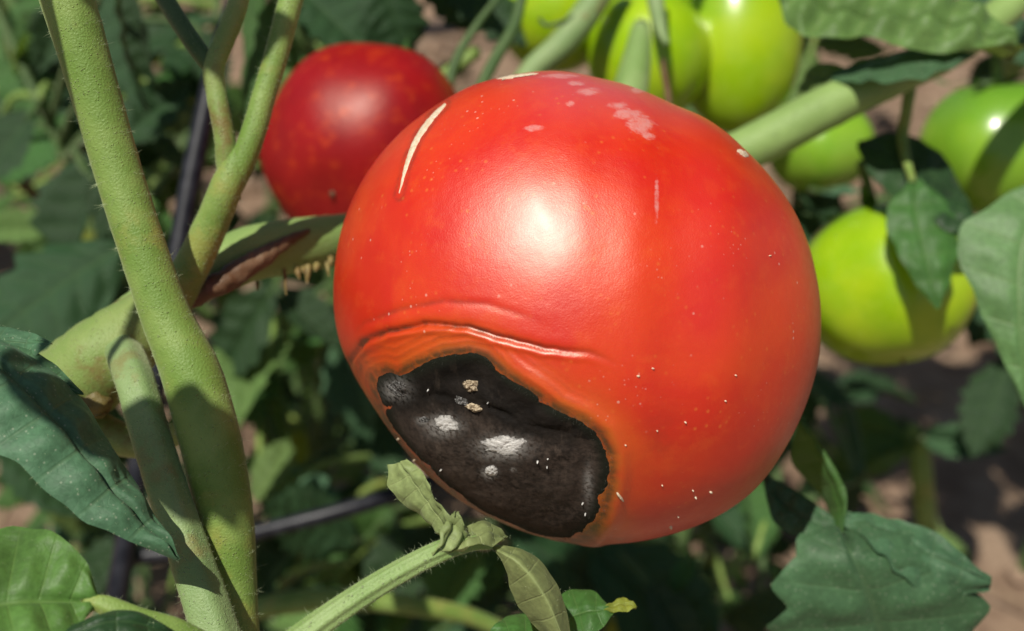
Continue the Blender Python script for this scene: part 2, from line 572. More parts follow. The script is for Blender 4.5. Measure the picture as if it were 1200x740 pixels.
def build_litter():
    r = np.random.default_rng(3)
    V, F = [], []
    phi = (1 + 5 ** .5) / 2
    ico = np.array([(-1, phi, 0), (1, phi, 0), (-1, -phi, 0), (1, -phi, 0), (0, -1, phi), (0, 1, phi), (0, -1, -phi), (0, 1, -phi),
                    (phi, 0, -1), (phi, 0, 1), (-phi, 0, -1), (-phi, 0, 1)]) / 1.9
    icf = [(0, 11, 5), (0, 5, 1), (0, 1, 7), (0, 7, 10), (0, 10, 11), (1, 5, 9), (5, 11, 4), (11, 10, 2), (10, 7, 6), (7, 1, 8),
           (3, 9, 4), (3, 4, 2), (3, 2, 6), (3, 6, 8), (3, 8, 9), (4, 9, 5), (2, 4, 11), (6, 2, 10), (8, 6, 7), (9, 8, 1)]
    for _ in range(2600):
        x, y = r.uniform(-.9, 1.0), r.uniform(.2, 2.1)
        s = .002 + .016 * r.random() ** 4
        k = len(V)
        q = ico * s * r.uniform(.6, 1.2, (12, 1)) * np.array([1, 1, .7])
        for p in q:
            V.append((p[0] + x, p[1] + y, p[2] + .001 - .004))
        F += [(a + k, b + k, c + k) for a, b, c in icf]
    tag(mk("soil_clods", V, F, M_CLOD, smooth=False), kind="stuff")
    V, F = [], []
    for _ in range(420):
        x, y = r.uniform(-.7, .9), r.uniform(.25, 1.7)
        a = r.uniform(0, math.pi)
        L, rad = r.uniform(.03, .12), r.uniform(.0008, .0022)
        z0, z1 = r.uniform(.001, .014), r.uniform(.001, .02)
        mid = np.array([x, y, (z0 + z1) / 2 + .002]) + r.normal(0, .004, 3) * np.array([1, 1, .2])
        d = np.array([math.cos(a), math.sin(a), 0]) * L / 2
        tv, tf, _n = tube([np.append(np.array([x, y, z0]) - d, rad), np.append(mid, rad), np.append(np.array([x, y, z1]) + d, rad * .8)], n=6, segs=5, rough=.1)
        k = len(V)
        V += tv.tolist()
        F += [tuple(i + k for i in f) for f in tf]
    tag(mk("straw_litter", V, F, M_STRAW), kind="stuff")


build_ground()
build_litter()

# ------------------------------------------------------------------ the rotten tomato
DT = 0.215
CT = P(673, 362, DT)
BK = -FW
SIL = [(960, 370), (956, 430), (942, 480), (918, 530), (885, 575), (845, 605), (800, 625), (750, 637), (700, 640), (660, 638), (620, 628),
       (580, 613), (540, 592), (500, 562), (465, 523), (435, 480), (410, 440), (393, 405), (386, 360), (387, 315), (395, 270), (412, 225),
       (438, 185), (470, 150), (510, 120), (550, 98), (600, 85), (650, 80), (700, 90), (745, 103), (785, 117), (815, 131), (845, 153),
       (875, 178), (905, 206), (928, 240), (945, 280), (955, 325)]
ROT = [(438, 440), (453, 434), (467, 438), (489, 426), (518, 415), (548, 411), (570, 418), (595, 440), (624, 458), (653, 480), (683, 493),
       (705, 511), (715, 533), (716, 553), (714, 572), (705, 603), (690, 626), (668, 634), (635, 630), (595, 615), (566, 601), (537, 581),
       (507, 555), (482, 530), (460, 504), (447, 478), (440, 457)]
CREASE = [(412, 452), (411, 425), (425, 402), (455, 389), (500, 380), (548, 384), (596, 398), (640, 409), (690, 414), (735, 430)]
CREASE2 = [(400, 402), (428, 378), (470, 362), (520, 353), (570, 356), (620, 372), (665, 388)]


def sdist(px, py, poly, closed=True):
    """distance in photo pixels to a polyline; sign: negative inside when closed, else left/right of it. Also the parameter 0..1."""
    Q = np.array(poly, dtype=float)
    A = Q
    B = np.roll(Q, -1, axis=0)
    if not closed: A, B = Q[:-1], Q[1:]
    best = np.full(px.shape, 1e9); par = np.zeros(px.shape); sg = np.ones(px.shape)
    for i in range(len(A)):
        e = B[i] - A[i]
        wx, wy = px - A[i, 0], py - A[i, 1]
        tt = np.clip((wx * e[0] + wy * e[1]) / (e @ e), 0, 1)
        dx, dy = wx - tt * e[0], wy - tt * e[1]
        dd = np.hypot(dx, dy)
        m = dd < best
        best = np.where(m, dd, best)
        par = np.where(m, (i + tt) / len(A), par)
        sg = np.where(m, np.sign(e[0] * wy - e[1] * wx), sg)
    if closed:
        ins = np.zeros(px.shape, bool)
        for i in range(len(A)):
            c = (A[i, 1] > py) != (B[i, 1] > py)
            xi = A[i, 0] + (py - A[i, 1]) * (B[i, 0] - A[i, 0]) / (B[i, 1] - A[i, 1] + 1e-12)
            ins ^= c & (px < xi)
        return np.where(ins, -best, best), par
    return best * sg, par


def smooth(a, b, x):
    tt = np.clip((x - a) / (b - a), 0, 1)
    return tt * tt * (3 - 2 * tt)


def build_rotten_tomato():
    root = thing("tomato", "large ripe red tomato with a sunken black rotten patch, in front of everything", "tomato", CT)
    th = np.array([math.atan2(-(y - 362), x - 673) for x, y in SIL])
    rr = np.array([math.hypot(x - 673, y - 362) for x, y in SIL])
    o = np.argsort(th)
    th, rr = th[o], rr[o]
    th3 = np.concatenate([th - 2 * math.pi, th, th + 2 * math.pi]); rr3 = np.tile(rr, 3)
    NTH, NF, NB = 560, 200, 60
    TH = np.linspace(-math.pi, math.pi, NTH, endpoint=False)
    Rpx = np.interp(TH, th3, rr3)
    ker = np.exp(-.5 * (np.arange(-14, 15) / 4.0) ** 2); ker /= ker.sum()
    Rpx = np.convolve(np.concatenate([Rpx[-14:], Rpx, Rpx[:14]]), ker, mode='valid')
    Rm = Rpx * K * DT * .972
    ph = np.concatenate([np.linspace(.004, 1.75, NF), np.linspace(1.75, math.pi - .004, NB + 1)[1:]])
    PH, TT = np.meshgrid(ph, TH, indexing='ij')
    RM = np.broadcast_to(Rm, PH.shape)
    wgt = np.sin(PH) ** 2
    RZ = np.where(PH < math.pi / 2, .0415, .040)
    R = RZ * (1 - wgt) + RM * wgt
    D = (np.sin(PH) * np.cos(TT))[..., None] * RT + (np.sin(PH) * np.sin(TT))[..., None] * UP + np.cos(PH)[..., None] * BK
    V = CT + D * R[..., None]
    px, py, _ = project(V.reshape(-1, 3))
    px = px.reshape(PH.shape); py = py.reshape(PH.shape)
    front = smooth(1.62, 1.25, PH)
    front2 = smooth(1.75, 1.55, PH)
    rd, _ = sdist(px, py, ROT)
    px0, py0 = px, py
    wob = np.array([noise.noise(Vector((a * .022, b * .022, 3))) + .5 * noise.noise(Vector((a * .07, b * .07, 8))) for a, b in zip(px.ravel(), py.ravel())]).reshape(px.shape)
    cr, cp = sdist(px, py + 2.6 * wob, CREASE, False)     # positive = below the line (towards the rot)
    c2, cp2 = sdist(px, py, CREASE2, False)
    fade = smooth(0, .2, cp) * smooth(1.0, .72, cp)
    fade2 = smooth(0, .25, cp2) * smooth(1.0, .6, cp2)
    mm = .001
    disp = np.zeros(PH.shape)
    disp += -1.5 * mm * smooth(4, -36, rd) * front2                      # sunken rot
    disp += front * fade * mm * (-.28 * np.exp(-(cr / 5.0) ** 2) - .34 * np.exp(-((cr + .5) / 2.2) ** 2) + .36 * np.exp(-((cr - 6.5) / 3.6) ** 2) + .08 * np.exp(-((cr + 11) / 8.0) ** 2))
    disp += front * fade2 * mm * (-.13 * np.exp(-(c2 / 5.0) ** 2) + .05 * np.exp(-((c2 - 13) / 8.0) ** 2))
    band = smooth(44, 26, rd) * smooth(2, 8, rd) * smooth(730, 620, px)  # concentric wrinkles between fold and rot
    disp += front * band * .042 * mm * np.sin(rd * .72 + 1.4 * np.sin(px * .03) + 2.5 * wob)
    disp += front2 * .55 * mm * np.exp(-((rd - 13) / 9.0) ** 2) * smooth(560, 640, px)
    # lobes and shallow dimples of the skin
    lob = .3 * np.sin((px - 700) * .052) * smooth(690, 800, px) * smooth(560, 420, py) * front2
    disp += lob * mm
    flat = V.reshape(-1, 3)
    sub = np.array([.55 * nz(p, 55, 2) + .16 * nz(p, 170, 5) for p in flat]).reshape(PH.shape)
    disp += .42 * mm * sub
    V = V + D * disp[..., None]
    vis = (PH < 1.7)
    attrs = {}
    attrs["halo"] = (smooth(20, 3, rd) * vis * (.55 + .45 * smooth(560, 700, px)))
    attrs["rim"] = np.exp(-((rd - 1) / 6.0) ** 2) * vis
    attrs["orange"] = np.clip(smooth(62, 8, rd) * .85 + .10 * smooth(330, 470, py) * smooth(850, 650, px), 0, 1) * vis
    attrs["pink"] = np.clip(np.exp(-((px - 830 + (py - 250) * .02) / 34.0) ** 2) * smooth(120, 200, py) * smooth(470, 330, py)
                            + .25 * smooth(190, 100, py), 0, 1) * vis
    br = 1.0 * np.exp(-((cr + 1.0) / 3.4) ** 2) * fade + .55 * np.exp(-((px - 421) / 9.0) ** 2 - ((py - 428) / 24.0) ** 2)  # dark line painted into the fold, standing for its shade
    br += .75 * np.exp(-((px - 700) / 42.0) ** 2 - ((py - 640) / 17.0) ** 2) + .22 * np.exp(-((px - 775) / 26.0) ** 2 - ((py - 515) / 36.0) ** 2)
    br += .4 * np.exp(-(c2 / 3.0) ** 2) * fade2  # shade of the upper fold, painted likewise
    br += .3 * band * smooth(.2, 1, np.sin(rd * .72 + 1.4 * np.sin(px * .03) + 2.5 * wob))
    ck, _ = sdist(px, py, [(522, 122), (505, 140), (489, 163), (477, 192), (468, 230)], False)
    br += .55 * np.exp(-((np.abs(ck) - 5.0) / 2.2) ** 2)  # slight shadow along the crack edges, painted in
    attrs["bruise_shade"] = np.clip(br, 0, 1) * vis
    scf = np.zeros(PH.shape)
    for x, y, sx, sy in ((750, 146, 20, 15), (736, 134, 24, 8), (762, 160, 12, 6), (722, 124, 18, 5), (690, 108, 18, 6), (676, 98, 14, 4),
                         (668, 122, 7, 4), (655, 90, 30, 4), (748, 106, 12, 5), (626, 150, 16, 5), (770, 235, 4, 30)):
        scf = np.maximum(scf, np.exp(-((px - x) / sx) ** 2 - ((py - y) / sy) ** 2))
    attrs["scuff"] = smooth(.02, .9, scf) * vis
    attrs["pale_top"] = np.clip(smooth(175, 95, py) * smooth(560, 680, px), 0, 1) * vis
    n0 = NTH
    F = []
    for i in range(len(ph) - 1):
        for j in range(NTH):
            j2 = (j + 1) % NTH
            F.append((i * n0 + j, (i + 1) * n0 + j, (i + 1) * n0 + j2, i * n0 + j2))
    flat = V.reshape(-1, 3)
    F.append(tuple(range(NTH)))
    last = (len(ph) - 1) * n0
    F.append(tuple(last + NTH - 1 - j for j in range(NTH)))
    skin = mk("skin", flat, F, M_RED, root, attrs={k: v.ravel() for k, v in attrs.items()})
    bvh = BVHTree.FromPolygons(flat.tolist(), F)

    def hit(x, y, tree=bvh):
        d = P(x, y, 1.0) - CAM
        d /= np.linalg.norm(d)
        h = tree.ray_cast(Vector(CAM), Vector(d))
        if h[0] is None:
            if tree is not bvh: return hit(x, y)
            return hit(673 + (x - 673) * .985, 362 + (y - 362) * .985)
        nn = np.array(h[1])
        return np.array(h[0]), nn if nn @ d < 0 else -nn

    # the rotten patch: a leathery skin of its own
    Q = np.array(ROT, dtype=float)
    cx, cy = 578, 523
    NA, NR = 300, 70
    out = catmull(np.vstack([np.c_[Q, np.zeros(len(Q))], [[Q[0, 0], Q[0, 1], 0]]]), NA + 1)[:-1, :2]
    RV, edge, lower, mould = [], [], [], []
    spots = ((590, 522, 24, 11), (522, 497, 17, 10), (575, 552, 8, 6), (466, 456, 14, 11), (497, 492, 7, 4), (603, 548, 3, 2), (690, 568, 5, 20))
    ring = []
    for i in range(NR + 1):
        f = (i / NR) ** .85
        row = []
        for j in range(NA):
            jit = 1 + f ** 6 * .012 * (noise.noise(Vector((j * .32, 1.7, 0))) + .8 * noise.noise(Vector((j * .9, 4, 0))) + .9 * noise.noise(Vector((j * 2.1, 9, 0))))
            x = cx + (out[j, 0] - cx) * f * jit
            y = cy + (out[j, 1] - cy) * f * jit
            p, nn = hit(x, y)
            if p is None: p, nn = hit(cx + (x - cx) * .985, cy + (y - cy) * .985)
            # relief: a dark fold across the top, wrinkles, a raised rim
            fold, _ = sdist(np.array([x]), np.array([y]), [(440, 482), (470, 474), (510, 462), (560, 468), (610, 492), (668, 508)], False)
            fold = float(fold[0])
            h = .0006 * (1 - f ** 3.0) - .0001 * f ** 24
            h += (-.00032 * (.5 + noise.noise(Vector((x * .03, 2, 1)))) * math.exp(-(fold / 3.5) ** 2) + .00026 * math.exp(-((fold + 11) / 8) ** 2)) * (1 - f ** 4)
            f2 = math.sin((y * .9 + x * .25) * .16 + 2.0 * noise.noise(Vector((x * .012, y * .02, 3))))
            h += .00012 * f2 * (1 - f ** 10) * (1.0 if fold < 0 else .5)
            h += (.00025 * noise.noise(Vector((x * .028, y * .028, 5))) + .00012 * noise.noise(Vector((x * .09, y * .09, 1)))
                  + .00007 * noise.noise(Vector((x * .25, y * .25, 8)))) * (1 - f ** 12)
            RV.append(p + nn * h)
            edge.append(f)
            lower.append(float(smooth(-4, 26, np.array(fold))))
            mould.append(max(math.exp(-((x - a) / c) ** 2 - ((y - b) / d) ** 2) * (.7 if a < 500 else .35 if a > 650 else .9) for a, b, c, d in spots))
    RF = [(i * NA + j, (i + 1) * NA + j, (i + 1) * NA + (j + 1) % NA, i * NA + (j + 1) % NA) for i in range(NR) for j in range(NA)]
    RV = np.array(RV)
    # first ring collapses to one point: keep it as a tiny ring
    rot = mk("rotten_patch", RV, RF, M_ROT, root, attrs={"edge": edge, "lower": lower, "mould": np.array(mould) * .85})
    rot["label"] = "sunken leathery black-brown rotten patch"
    rbvh = BVHTree.FromPolygons(RV.tolist(), RF)

    def blob(name, x, y, sx, sy, ang, mat, parent, height, seed, tree=rbvh, na=40, nr=9, rag=.3, lab=None):
        BV, BF, EV = [], [], []
        ca, sa = math.cos(ang), math.sin(ang)
        for i in range(nr + 1):
            f = i / nr
            for j in range(na):
                a = 2 * math.pi * j / na
                k = 1 + rag * f * (noise.noise(Vector((math.cos(a) * 1.7 + seed, math.sin(a) * 1.7, seed))) + .6 * noise.noise(Vector((math.cos(a) * 6 + seed, math.sin(a) * 6, seed))))
                u, v = math.cos(a) * sx * f * k, math.sin(a) * sy * f * k
                X, Y = x + u * ca - v * sa, y + u * sa + v * ca
                p, nn = hit(X, Y, tree)
                if p is None: p, nn = hit(X, Y)
                h = height * (1 - f ** 2.5) * (1 + .8 * noise.noise(Vector((X * .35, Y * .35, seed)))) - .00012 * f ** 6
                BV.append(p + nn * h); EV.append(f)
        BF = [(i * na + j, (i + 1) * na + j, (i + 1) * na + (j + 1) % na, i * na + (j + 1) % na) for i in range(nr) for j in range(na)]
        ob = mk(name, BV, BF, mat, parent, attrs={"edge": EV})
        if lab: ob["label"] = lab
        return ob
    blob("mould_patch", 590, 522, 27, 12, .05, M_MOULD, rot, .0003, 1.0, rag=.45)
    blob("mould_patch", 522, 497, 17, 11, .35, M_MOULD, rot, .00025, 2.0, rag=.5)
    blob("mould_patch", 576, 552, 9, 7, .2, M_MOULD, rot, .0003, 3.0)
    blob("mould_patch", 467, 456, 13, 9, .6, M_MOULD_GREY, rot, .0002, 4.0, rag=.6)
    blob("mould_patch", 497, 492, 8, 4, 0, M_MOULD_GREY, rot, .0001, 5.0)
    blob("dry_crumb", 552, 452, 9, 7, .3, M_CRUMB, rot, .0008, 6.0, rag=.6)
    blob("dry_crumb", 556, 478, 11, 4.5, .35, M_CRUMB, rot, .0006, 7.0, rag=.5)
    blob("dry_crumb", 541, 470, 10, 5, .4, M_MOULD_GREY, rot, .0003, 7.5, rag=.5)
    for x, y, s in ((630, 541, 1.7), (642, 538, 1.1), (641, 547, 1.0), (683, 590, 1.6), (686, 602, 1.2), (517, 551, 1.2), (572, 472, 1.1), (502, 457, 1.1)):
        blob("mould_speck", x, y, s, s, 0, M_MOULD, rot, .0004, x * .1, na=10, nr=3)
    # pale growth crack near the left shoulder, and the chip on the right shoulder
    line = catmull([(522, 122, 0), (505, 140, 0), (489, 163, 0), (477, 192, 0), (468, 227, 0)], 40)
    SV = []
    for i, (x, y, _z) in enumerate(line):
        tt = i / 39
        wd = 5.2 * math.sin(math.pi * min(1, tt * 1.0 + .03)) ** .6 * (1 - .55 * tt) + .3
        wd *= 1 + .18 * noise.noise(Vector((tt * 14, 2, 0)))
        dx, dy = np.gradient(line[:, 0])[i], np.gradient(line[:, 1])[i]
        q = math.hypot(dx, dy)
        for u in (-1, -.6, 0, .6, 1):
            p, nn = hit(x - dy / q * wd * u, y + dx / q * wd * u)
            SV.append(p + nn * (.00016 * (1 - abs(u) ** 3 * 1.6) + .00008 * noise.noise(Vector((x * .5, y * .5, u)))))
    SF = [(i * 5 + j, i * 5 + j + 1, (i + 1) * 5 + j + 1, (i + 1) * 5 + j) for i in range(39) for j in range(4)]
    mk("growth_crack", SV, SF, M_SCAR, root)
    blob("scar", 871, 180, 9, 3.2, .55, M_SCAR, root, .0003, 11, tree=bvh, na=20, nr=5)
    blob("scar", 604, 85.5, 30, 2.2, -.12, M_SCAR, root, .0002, 12, tree=bvh, na=40, nr=4)
    for k, (x, y, s) in enumerate(((786, 618, 3.2), (833, 577, 2.6), (815, 583, 2.2), (812, 575, 1.6), (795, 606, 1.6), (776, 569, 1.4), (803, 495, 1.8),
                    (748, 441, 3), (765, 432, 2), (480, 545, 3), (464, 517, 2.6), (862, 440, 1.7), (733, 522, 1.6), (850, 470, 1.6), (902, 300, 1.6), (770, 505, 1.4))):
        blob("dirt_fleck", x, y, s * .75, s * .55, 0, M_SCAR, root, .0003, x * .1, tree=bvh, na=10, nr=3)
    blob("dirt_fleck", 727, 583, 9, 1.6, .9, M_SCAR, root, .0003, 3.3, tree=bvh, na=14, nr=3)
    # grey fuzz at the rim of the rot
    pts, nrm = [], []
    for j in range(NA):
        for f in (.93, .97, 1.0):
            p, nn = hit(cx + (out[j, 0] - cx) * f, cy + (out[j, 1] - cy) * f)
            if p is not None and out[j, 1] < 640 and (out[j, 0] > 480):
                pts.append(p); nrm.append(nn)
    HV, HF = hairs(np.array(pts), np.array(nrm), 900, .0002, .0011, .000022, 5, 1.2)
    tt = NT("mould_fuzz"); tt.set(Base_Color=(.07, .07, .055), Roughness=.9)
    tag(mk("mould_fuzz", HV, HF, tt.m, rot), kind="stuff")
    # calyx and stalk at the far side
    ax = (RT * .25 + UP * .45 - BK * .86); ax /= np.linalg.norm(ax)
    cpos = CT + ax * .0405
    a = np.cross(ax, RT); a /= np.linalg.norm(a); b = np.cross(ax, a)
    for k in range(5):
        g = 2 * math.pi * k / 5
        d = a * math.cos(g) + b * math.sin(g); s = np.cross(ax, d)
        M = catmull([cpos, cpos + d * .010 + ax * .0015, cpos + d * .022 + ax * .001, cpos + d * .03 + ax * .005], 14)
        wd = .003 * np.sin(np.linspace(.25, math.pi, 14))[:, None]
        LV, LF, UVs = leaf_grid(M, M - s * wd, M + s * wd, nu=3, veins=3, tooth=0, bulge=.0001, wave=.0004, seed=k)
        mk("sepal", LV, LF, M_LEAF, root, uv=UVs)
    sv, sf, _n = tube([np.append(cpos - ax * .002, .0035), np.append(cpos + ax * .012 + UP * .003, .0024), np.append(P(760, 225, .281), .0028)], n=14, segs=10)
    mk("stalk", sv, sf, M_STEM, root)
    return root


build_rotten_tomato()


# ------------------------------------------------------------------ other tomatoes
def build_fruit(label, cx, cy, d, rpx, axis, mat, lobes=5, lobe=.04, oblate=.9, seed=1., two=0.0, stalk_to=None, sepals=5, blossom=True, pair=None):
    c = P(cx, cy, d)
    R = rpx * K * d * .985
    root = thing("tomato", label, "tomato", c)
    ax = axis[0] * RT + axis[1] * UP + axis[2] * BK
    ax = ax / np.linalg.norm(ax)
    a = np.cross(ax, BK); a /= np.linalg.norm(a)
    b = np.cross(ax, a)
    n, m = (110, 180) if pair else (70, 112)
    V, sh = [], []
    for i in range(n + 1):
        f = math.pi * (.003 + .994 * i / n)
        for j in range(m):
            g = 2 * math.pi * j / m
            z = math.cos(f)
            s = math.sin(f)
            lb = 1 + lobe * math.cos(lobes * g + seed) * s ** 1.2 + .02 * math.sin(2 * g + seed * 2)
            r = R * lb
            if two:
                dn = abs(((g - two + math.pi) % (2 * math.pi)) - math.pi)
                r *= 1 - .17 * math.exp(-(dn / .16) ** 2) * s ** .6 + .035 * math.exp(-((dn - .55) / .4) ** 2) * s
            if pair:
                u = (a * math.cos(g) + b * math.sin(g)) * s + ax * (oblate * z)
                u = u / np.linalg.norm(u)
                best = []
                for X, Y, Dd, sx, sy in pair:
                    cc = P(X, Y, Dd) - c
                    sc_ = np.array([sx, sy, sx]) * K * Dd
                    o3 = np.array([cc @ RT, cc @ UP, cc @ BK]) / sc_
                    v3 = np.array([u @ RT, u @ UP, u @ BK]) / sc_
                    qa, qb, qc = v3 @ v3, -2 * (v3 @ o3), o3 @ o3 - 1
                    best.append((-qb + math.sqrt(max(0, qb * qb - 4 * qa * qc))) / (2 * qa))
                kk = 900.0
                rad = math.log(sum(math.exp(kk * q) for q in best)) / kk
                p = c + u * rad
                V.append(p + (p - c) * .012 * nz(p, 40, seed))
                sh.append(min(1, max(0, (z - .35) / .5)) * .5)
                continue
            dip = 1 - .20 * math.exp(-(f / .34) ** 2) - .05 * math.exp(-((math.pi - f) / .3) ** 2)
            p = c + (a * math.cos(g) + b * math.sin(g)) * (r * s) + ax * (R * oblate * z * dip)
            p = p + (p - c) * .02 * nz(p, 40, seed)
            V.append(p)
            sh.append(min(1, max(0, (z - .35) / .5)) * .8)
    F = [(i * m + j, (i + 1) * m + j, (i + 1) * m + (j + 1) % m, i * m + (j + 1) % m) for i in range(n) for j in range(m)]
    F.append(tuple(range(m))[::-1]); F.append(tuple(n * m + j for j in range(m)))
    mk("skin", V, F, mat, root, attrs={"shoulder": sh})
    top = c + ax * R * oblate * .80
    for k in range(sepals):
        g = 2 * math.pi * k / sepals + seed
        dd = a * math.cos(g) + b * math.sin(g); s = np.cross(ax, dd)
        M = catmull([top, top + dd * R * .3 + ax * R * .14, top + dd * R * .58 + ax * R * .12, top + dd * R * .8 + ax * R * .22], 14)
        wd = R * .085 * np.sin(np.linspace(.3, math.pi, 14))[:, None]
        LV, LF, UVs = leaf_grid(M, M - s * wd, M + s * wd, nu=3, veins=3, tooth=0, bulge=.0001, wave=.0008, seed=k + seed)
        mk("sepal", LV, LF, M_LEAF, root, uv=UVs)
    e = stalk_to if stalk_to is not None else top + ax * R * .7 + UP * R * .4
    sv, sf, _n = tube([np.append(top - ax * R * .05, R * .09), np.append(top + ax * R * .35, R * .06), np.append(e, R * .07)], n=14, segs=10)
    mk("stalk", sv, sf, M_STEM, root)
    if blossom:
        bp = c - ax * R * oblate * .955
        sv, sf, _n = tube([np.append(bp, R * .03), np.append(bp - ax * R * .04, R * .012)], n=4, segs=8)
        mk("blossom_scar", sv, sf, M_WOUND, root)
    return root


build_fruit("smaller shaded red tomato behind the rotten one, beside the forked shoot", 431, 176, .305, 126, (.25, .55, -.8), M_RED_SHADED, 6, .02, .93, 2.0,
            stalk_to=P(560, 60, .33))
build_fruit("big lit green tomato split by a deep groove, above the red tomato", 812, 42, .345, 124, (.05, .9, .35), M_GREEN, 4, .025, .95, .6, pair=((760, 66, .338, 71, 78), (864, 44, .350, 75, 114), (800, -20, .36, 95, 90)),
            stalk_to=P(790, -90, .33))
build_fruit("yellow-green tomato half hidden behind a diagonal stalk at the top", 652, 18, .355, 72, (.1, .9, -.2), M_GREEN, 5, .03, .92, 1.7, stalk_to=P(640, -80, .35))
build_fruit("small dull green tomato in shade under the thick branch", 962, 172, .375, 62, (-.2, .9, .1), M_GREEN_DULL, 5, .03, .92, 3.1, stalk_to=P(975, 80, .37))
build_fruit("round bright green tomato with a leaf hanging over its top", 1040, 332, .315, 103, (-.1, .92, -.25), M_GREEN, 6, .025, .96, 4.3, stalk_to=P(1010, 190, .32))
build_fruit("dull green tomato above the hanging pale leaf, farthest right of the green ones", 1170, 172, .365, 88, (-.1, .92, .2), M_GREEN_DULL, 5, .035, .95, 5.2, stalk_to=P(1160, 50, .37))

# ------------------------------------------------------------------ the front plant
plant = thing("tomato_plant", "hairy tomato plant with the thick green stem at left, carrying the red tomato", "tomato plant", (P(285, 760, .2)[0], P(285, 760, .2)[1] + .02, 0))


def add_tube(name, pts, mat, parent, n=60, segs=24, rough=.03, ridge=0., nr=5, seed=0., hair=0, hl=(.0004, .0024), fuzz=0, extra=None, rs=300.):
    rows = pxr(pts) + [np.asarray(e) for e in (extra or [])]
    V, F, N = tube(rows, n, segs, rough, ridge, nr, seed, rs)
    o = mk(name, V, F, mat, parent)
    if fuzz:
        HV, HF = hairs(V[:n * segs], N[:n * segs], fuzz, .00022, .0007, .000013, int(seed * 10) + 4, .8)
        tag(mk("stem_fuzz", HV, HF, M_HAIR, o), kind="stuff")
    if hair:
        HV, HF = hairs(V[:n * segs], N[:n * segs], int(hair * 1.5), hl[0], hl[1], .000019, int(seed * 10) + 3)
        tag(mk("stem_hairs", HV, HF, M_HAIR, o), kind="stuff")
    return o


b0 = P(284, 760, .201)
add_tube("stem", [(28, -150, .190, 60), (79, 0, .193, 61), (106, 90, .195, 57), (135, 190, .197, 55), (165, 285, .198, 55), (196, 375, .199, 58), (222, 432, .199, 68),
                  (237, 480, .199, 71), (252, 540, .199, 70), (264, 610, .200, 66), (273, 690, .201, 56), (280, 760, .201, 54)], M_STEM, plant,
         n=110, segs=32, rough=.018, seed=1, hair=3200, fuzz=9000,
         extra=[np.append(b0 + np.array([.01, .01, -.1]), .0048), np.array([b0[0] + .012, b0[1] + .02, -.02, .006])])
add_tube("branch", [(120, 400, .221, 50), (170, 364, .221, 56), (225, 330, .224, 58), (290, 299, .229, 65), (345, 288, .236, 64), (400, 281, .245, 60),
                    (520, 262, .262, 50), (680, 240, .276, 50), (820, 200, .282, 50), (905, 160, .283, 52), (985, 118, .283, 50), (1050, 90, .285, 44), (1130, 50, .29, 40), (1260, -60, .30, 38)],
         M_BRANCH, plant, n=130, segs=28, rough=.04, seed=2, hair=500, hl=(.0003, .0012))
add_tube("branch", [(-60, 478, .232, 60), (20, 470, .226, 78), (84, 450, .2175, 100), (125, 418, .2155, 100), (165, 382, .2175, 78), (200, 352, .2225, 56)], M_STEM_OLIVE, plant, n=60, segs=28, rough=.04, seed=2.5, hair=200, hl=(.0003, .0012))
# scabbed brown underside of the branch, with short aerial roots
rows = pxr([(216, 356, .2165, 18), (240, 343, .2175, 24), (268, 326, .2195, 28), (300, 306, .2225, 25), (335, 284, .2275, 15), (362, 270, .232, 6)])
V, F, N = tube(rows, 60, 22, .22, seed=4, rs=600)
mk("bark_wound", V, F, M_WOUND, plant)
for k, (x, y, L, a, wd) in enumerate(((333, 316, 30, .08, 5), (348, 315, 12, .25, 8), (361, 312, 20, -.05, 9), (371, 311, 7, -.2, 9), (383, 308, 16, .15, 5), (388, 303, 8, -.1, 8), (301, 331, 10, .1, 4), (355, 314, 7, .3, 6))):
    d = .229 + (x - 330) * .00012
    V, F, N = tube(pxr([(x, y, d, wd), (x + a * L * .5, y + L * .5, d - .001, wd * .85), (x + a * L, y + L, d - .001, wd * .3)]), 8, 8, .2, seed=k)
    mk("aerial_root", V, F, M_ROOT, plant)
# knobbly scar left of the petiole
V, F, N = tube(pxr([(100, 455, .214, 26), (112, 470, .212, 40), (118, 486, .212, 22)]), 16, 20, .35, seed=6, rs=600)
mk("bark_wound", V, F, stem_material("scar_olive_brown", (.11, .08, .025), (.17, .14, .04), (.3, .26, .12), sheen=.1), plant)
# lower side branch under the junction
add_tube("branch", [(60, 470, .222, 40), (110, 503, .219, 46), (170, 520, .216, 34), (215, 505, .210, 26)], M_STEM_OLIVE, plant, n=30, segs=18, seed=8)
# forked shoot
add_tube("side_shoot", [(196, 365, .2145, 46), (222, 318, .2145, 42), (247, 265, .213, 39), (266, 218, .2112, 37), (277, 190, .2112, 30), (284, 172, .2115, 18)], M_STEM, plant, n=36, segs=24, seed=3, hair=420, fuzz=2500, hl=(.0003, .0013), rough=.04)
add_tube("side_shoot", [(272, 235, .2125, 22), (268, 205, .2118, 26), (263, 160, .2105, 24), (254, 112, .2105, 24), (250, 82, .2105, 25), (262, 50, .2105, 24), (277, 10, .2105, 24), (290, -40, .211, 24)], M_STEM_OLIVE, plant, n=44, segs=20, seed=5, hair=420,
         hl=(.0003, .0013), rough=.08)
add_tube("side_shoot", [(262, 240, .2125, 24), (276, 208, .2115, 29), (293, 168, .211, 29), (310, 110, .2115, 28), (325, 60, .212, 28), (341, 0, .213, 28), (355, -50, .214, 28)], M_STEM, plant, n=44, segs=20, seed=7, hair=420, fuzz=2500, hl=(.0003, .0013))
add_tube("petiole", [(252, 86, .2105, 18), (236, 64, .211, 21), (216, 35, .213, 22), (194, 0, .216, 22), (165, -50, .22, 22)], M_STEM_DARK, plant, n=30, segs=16, seed=9, hair=120, hl=(.0003, .0012))
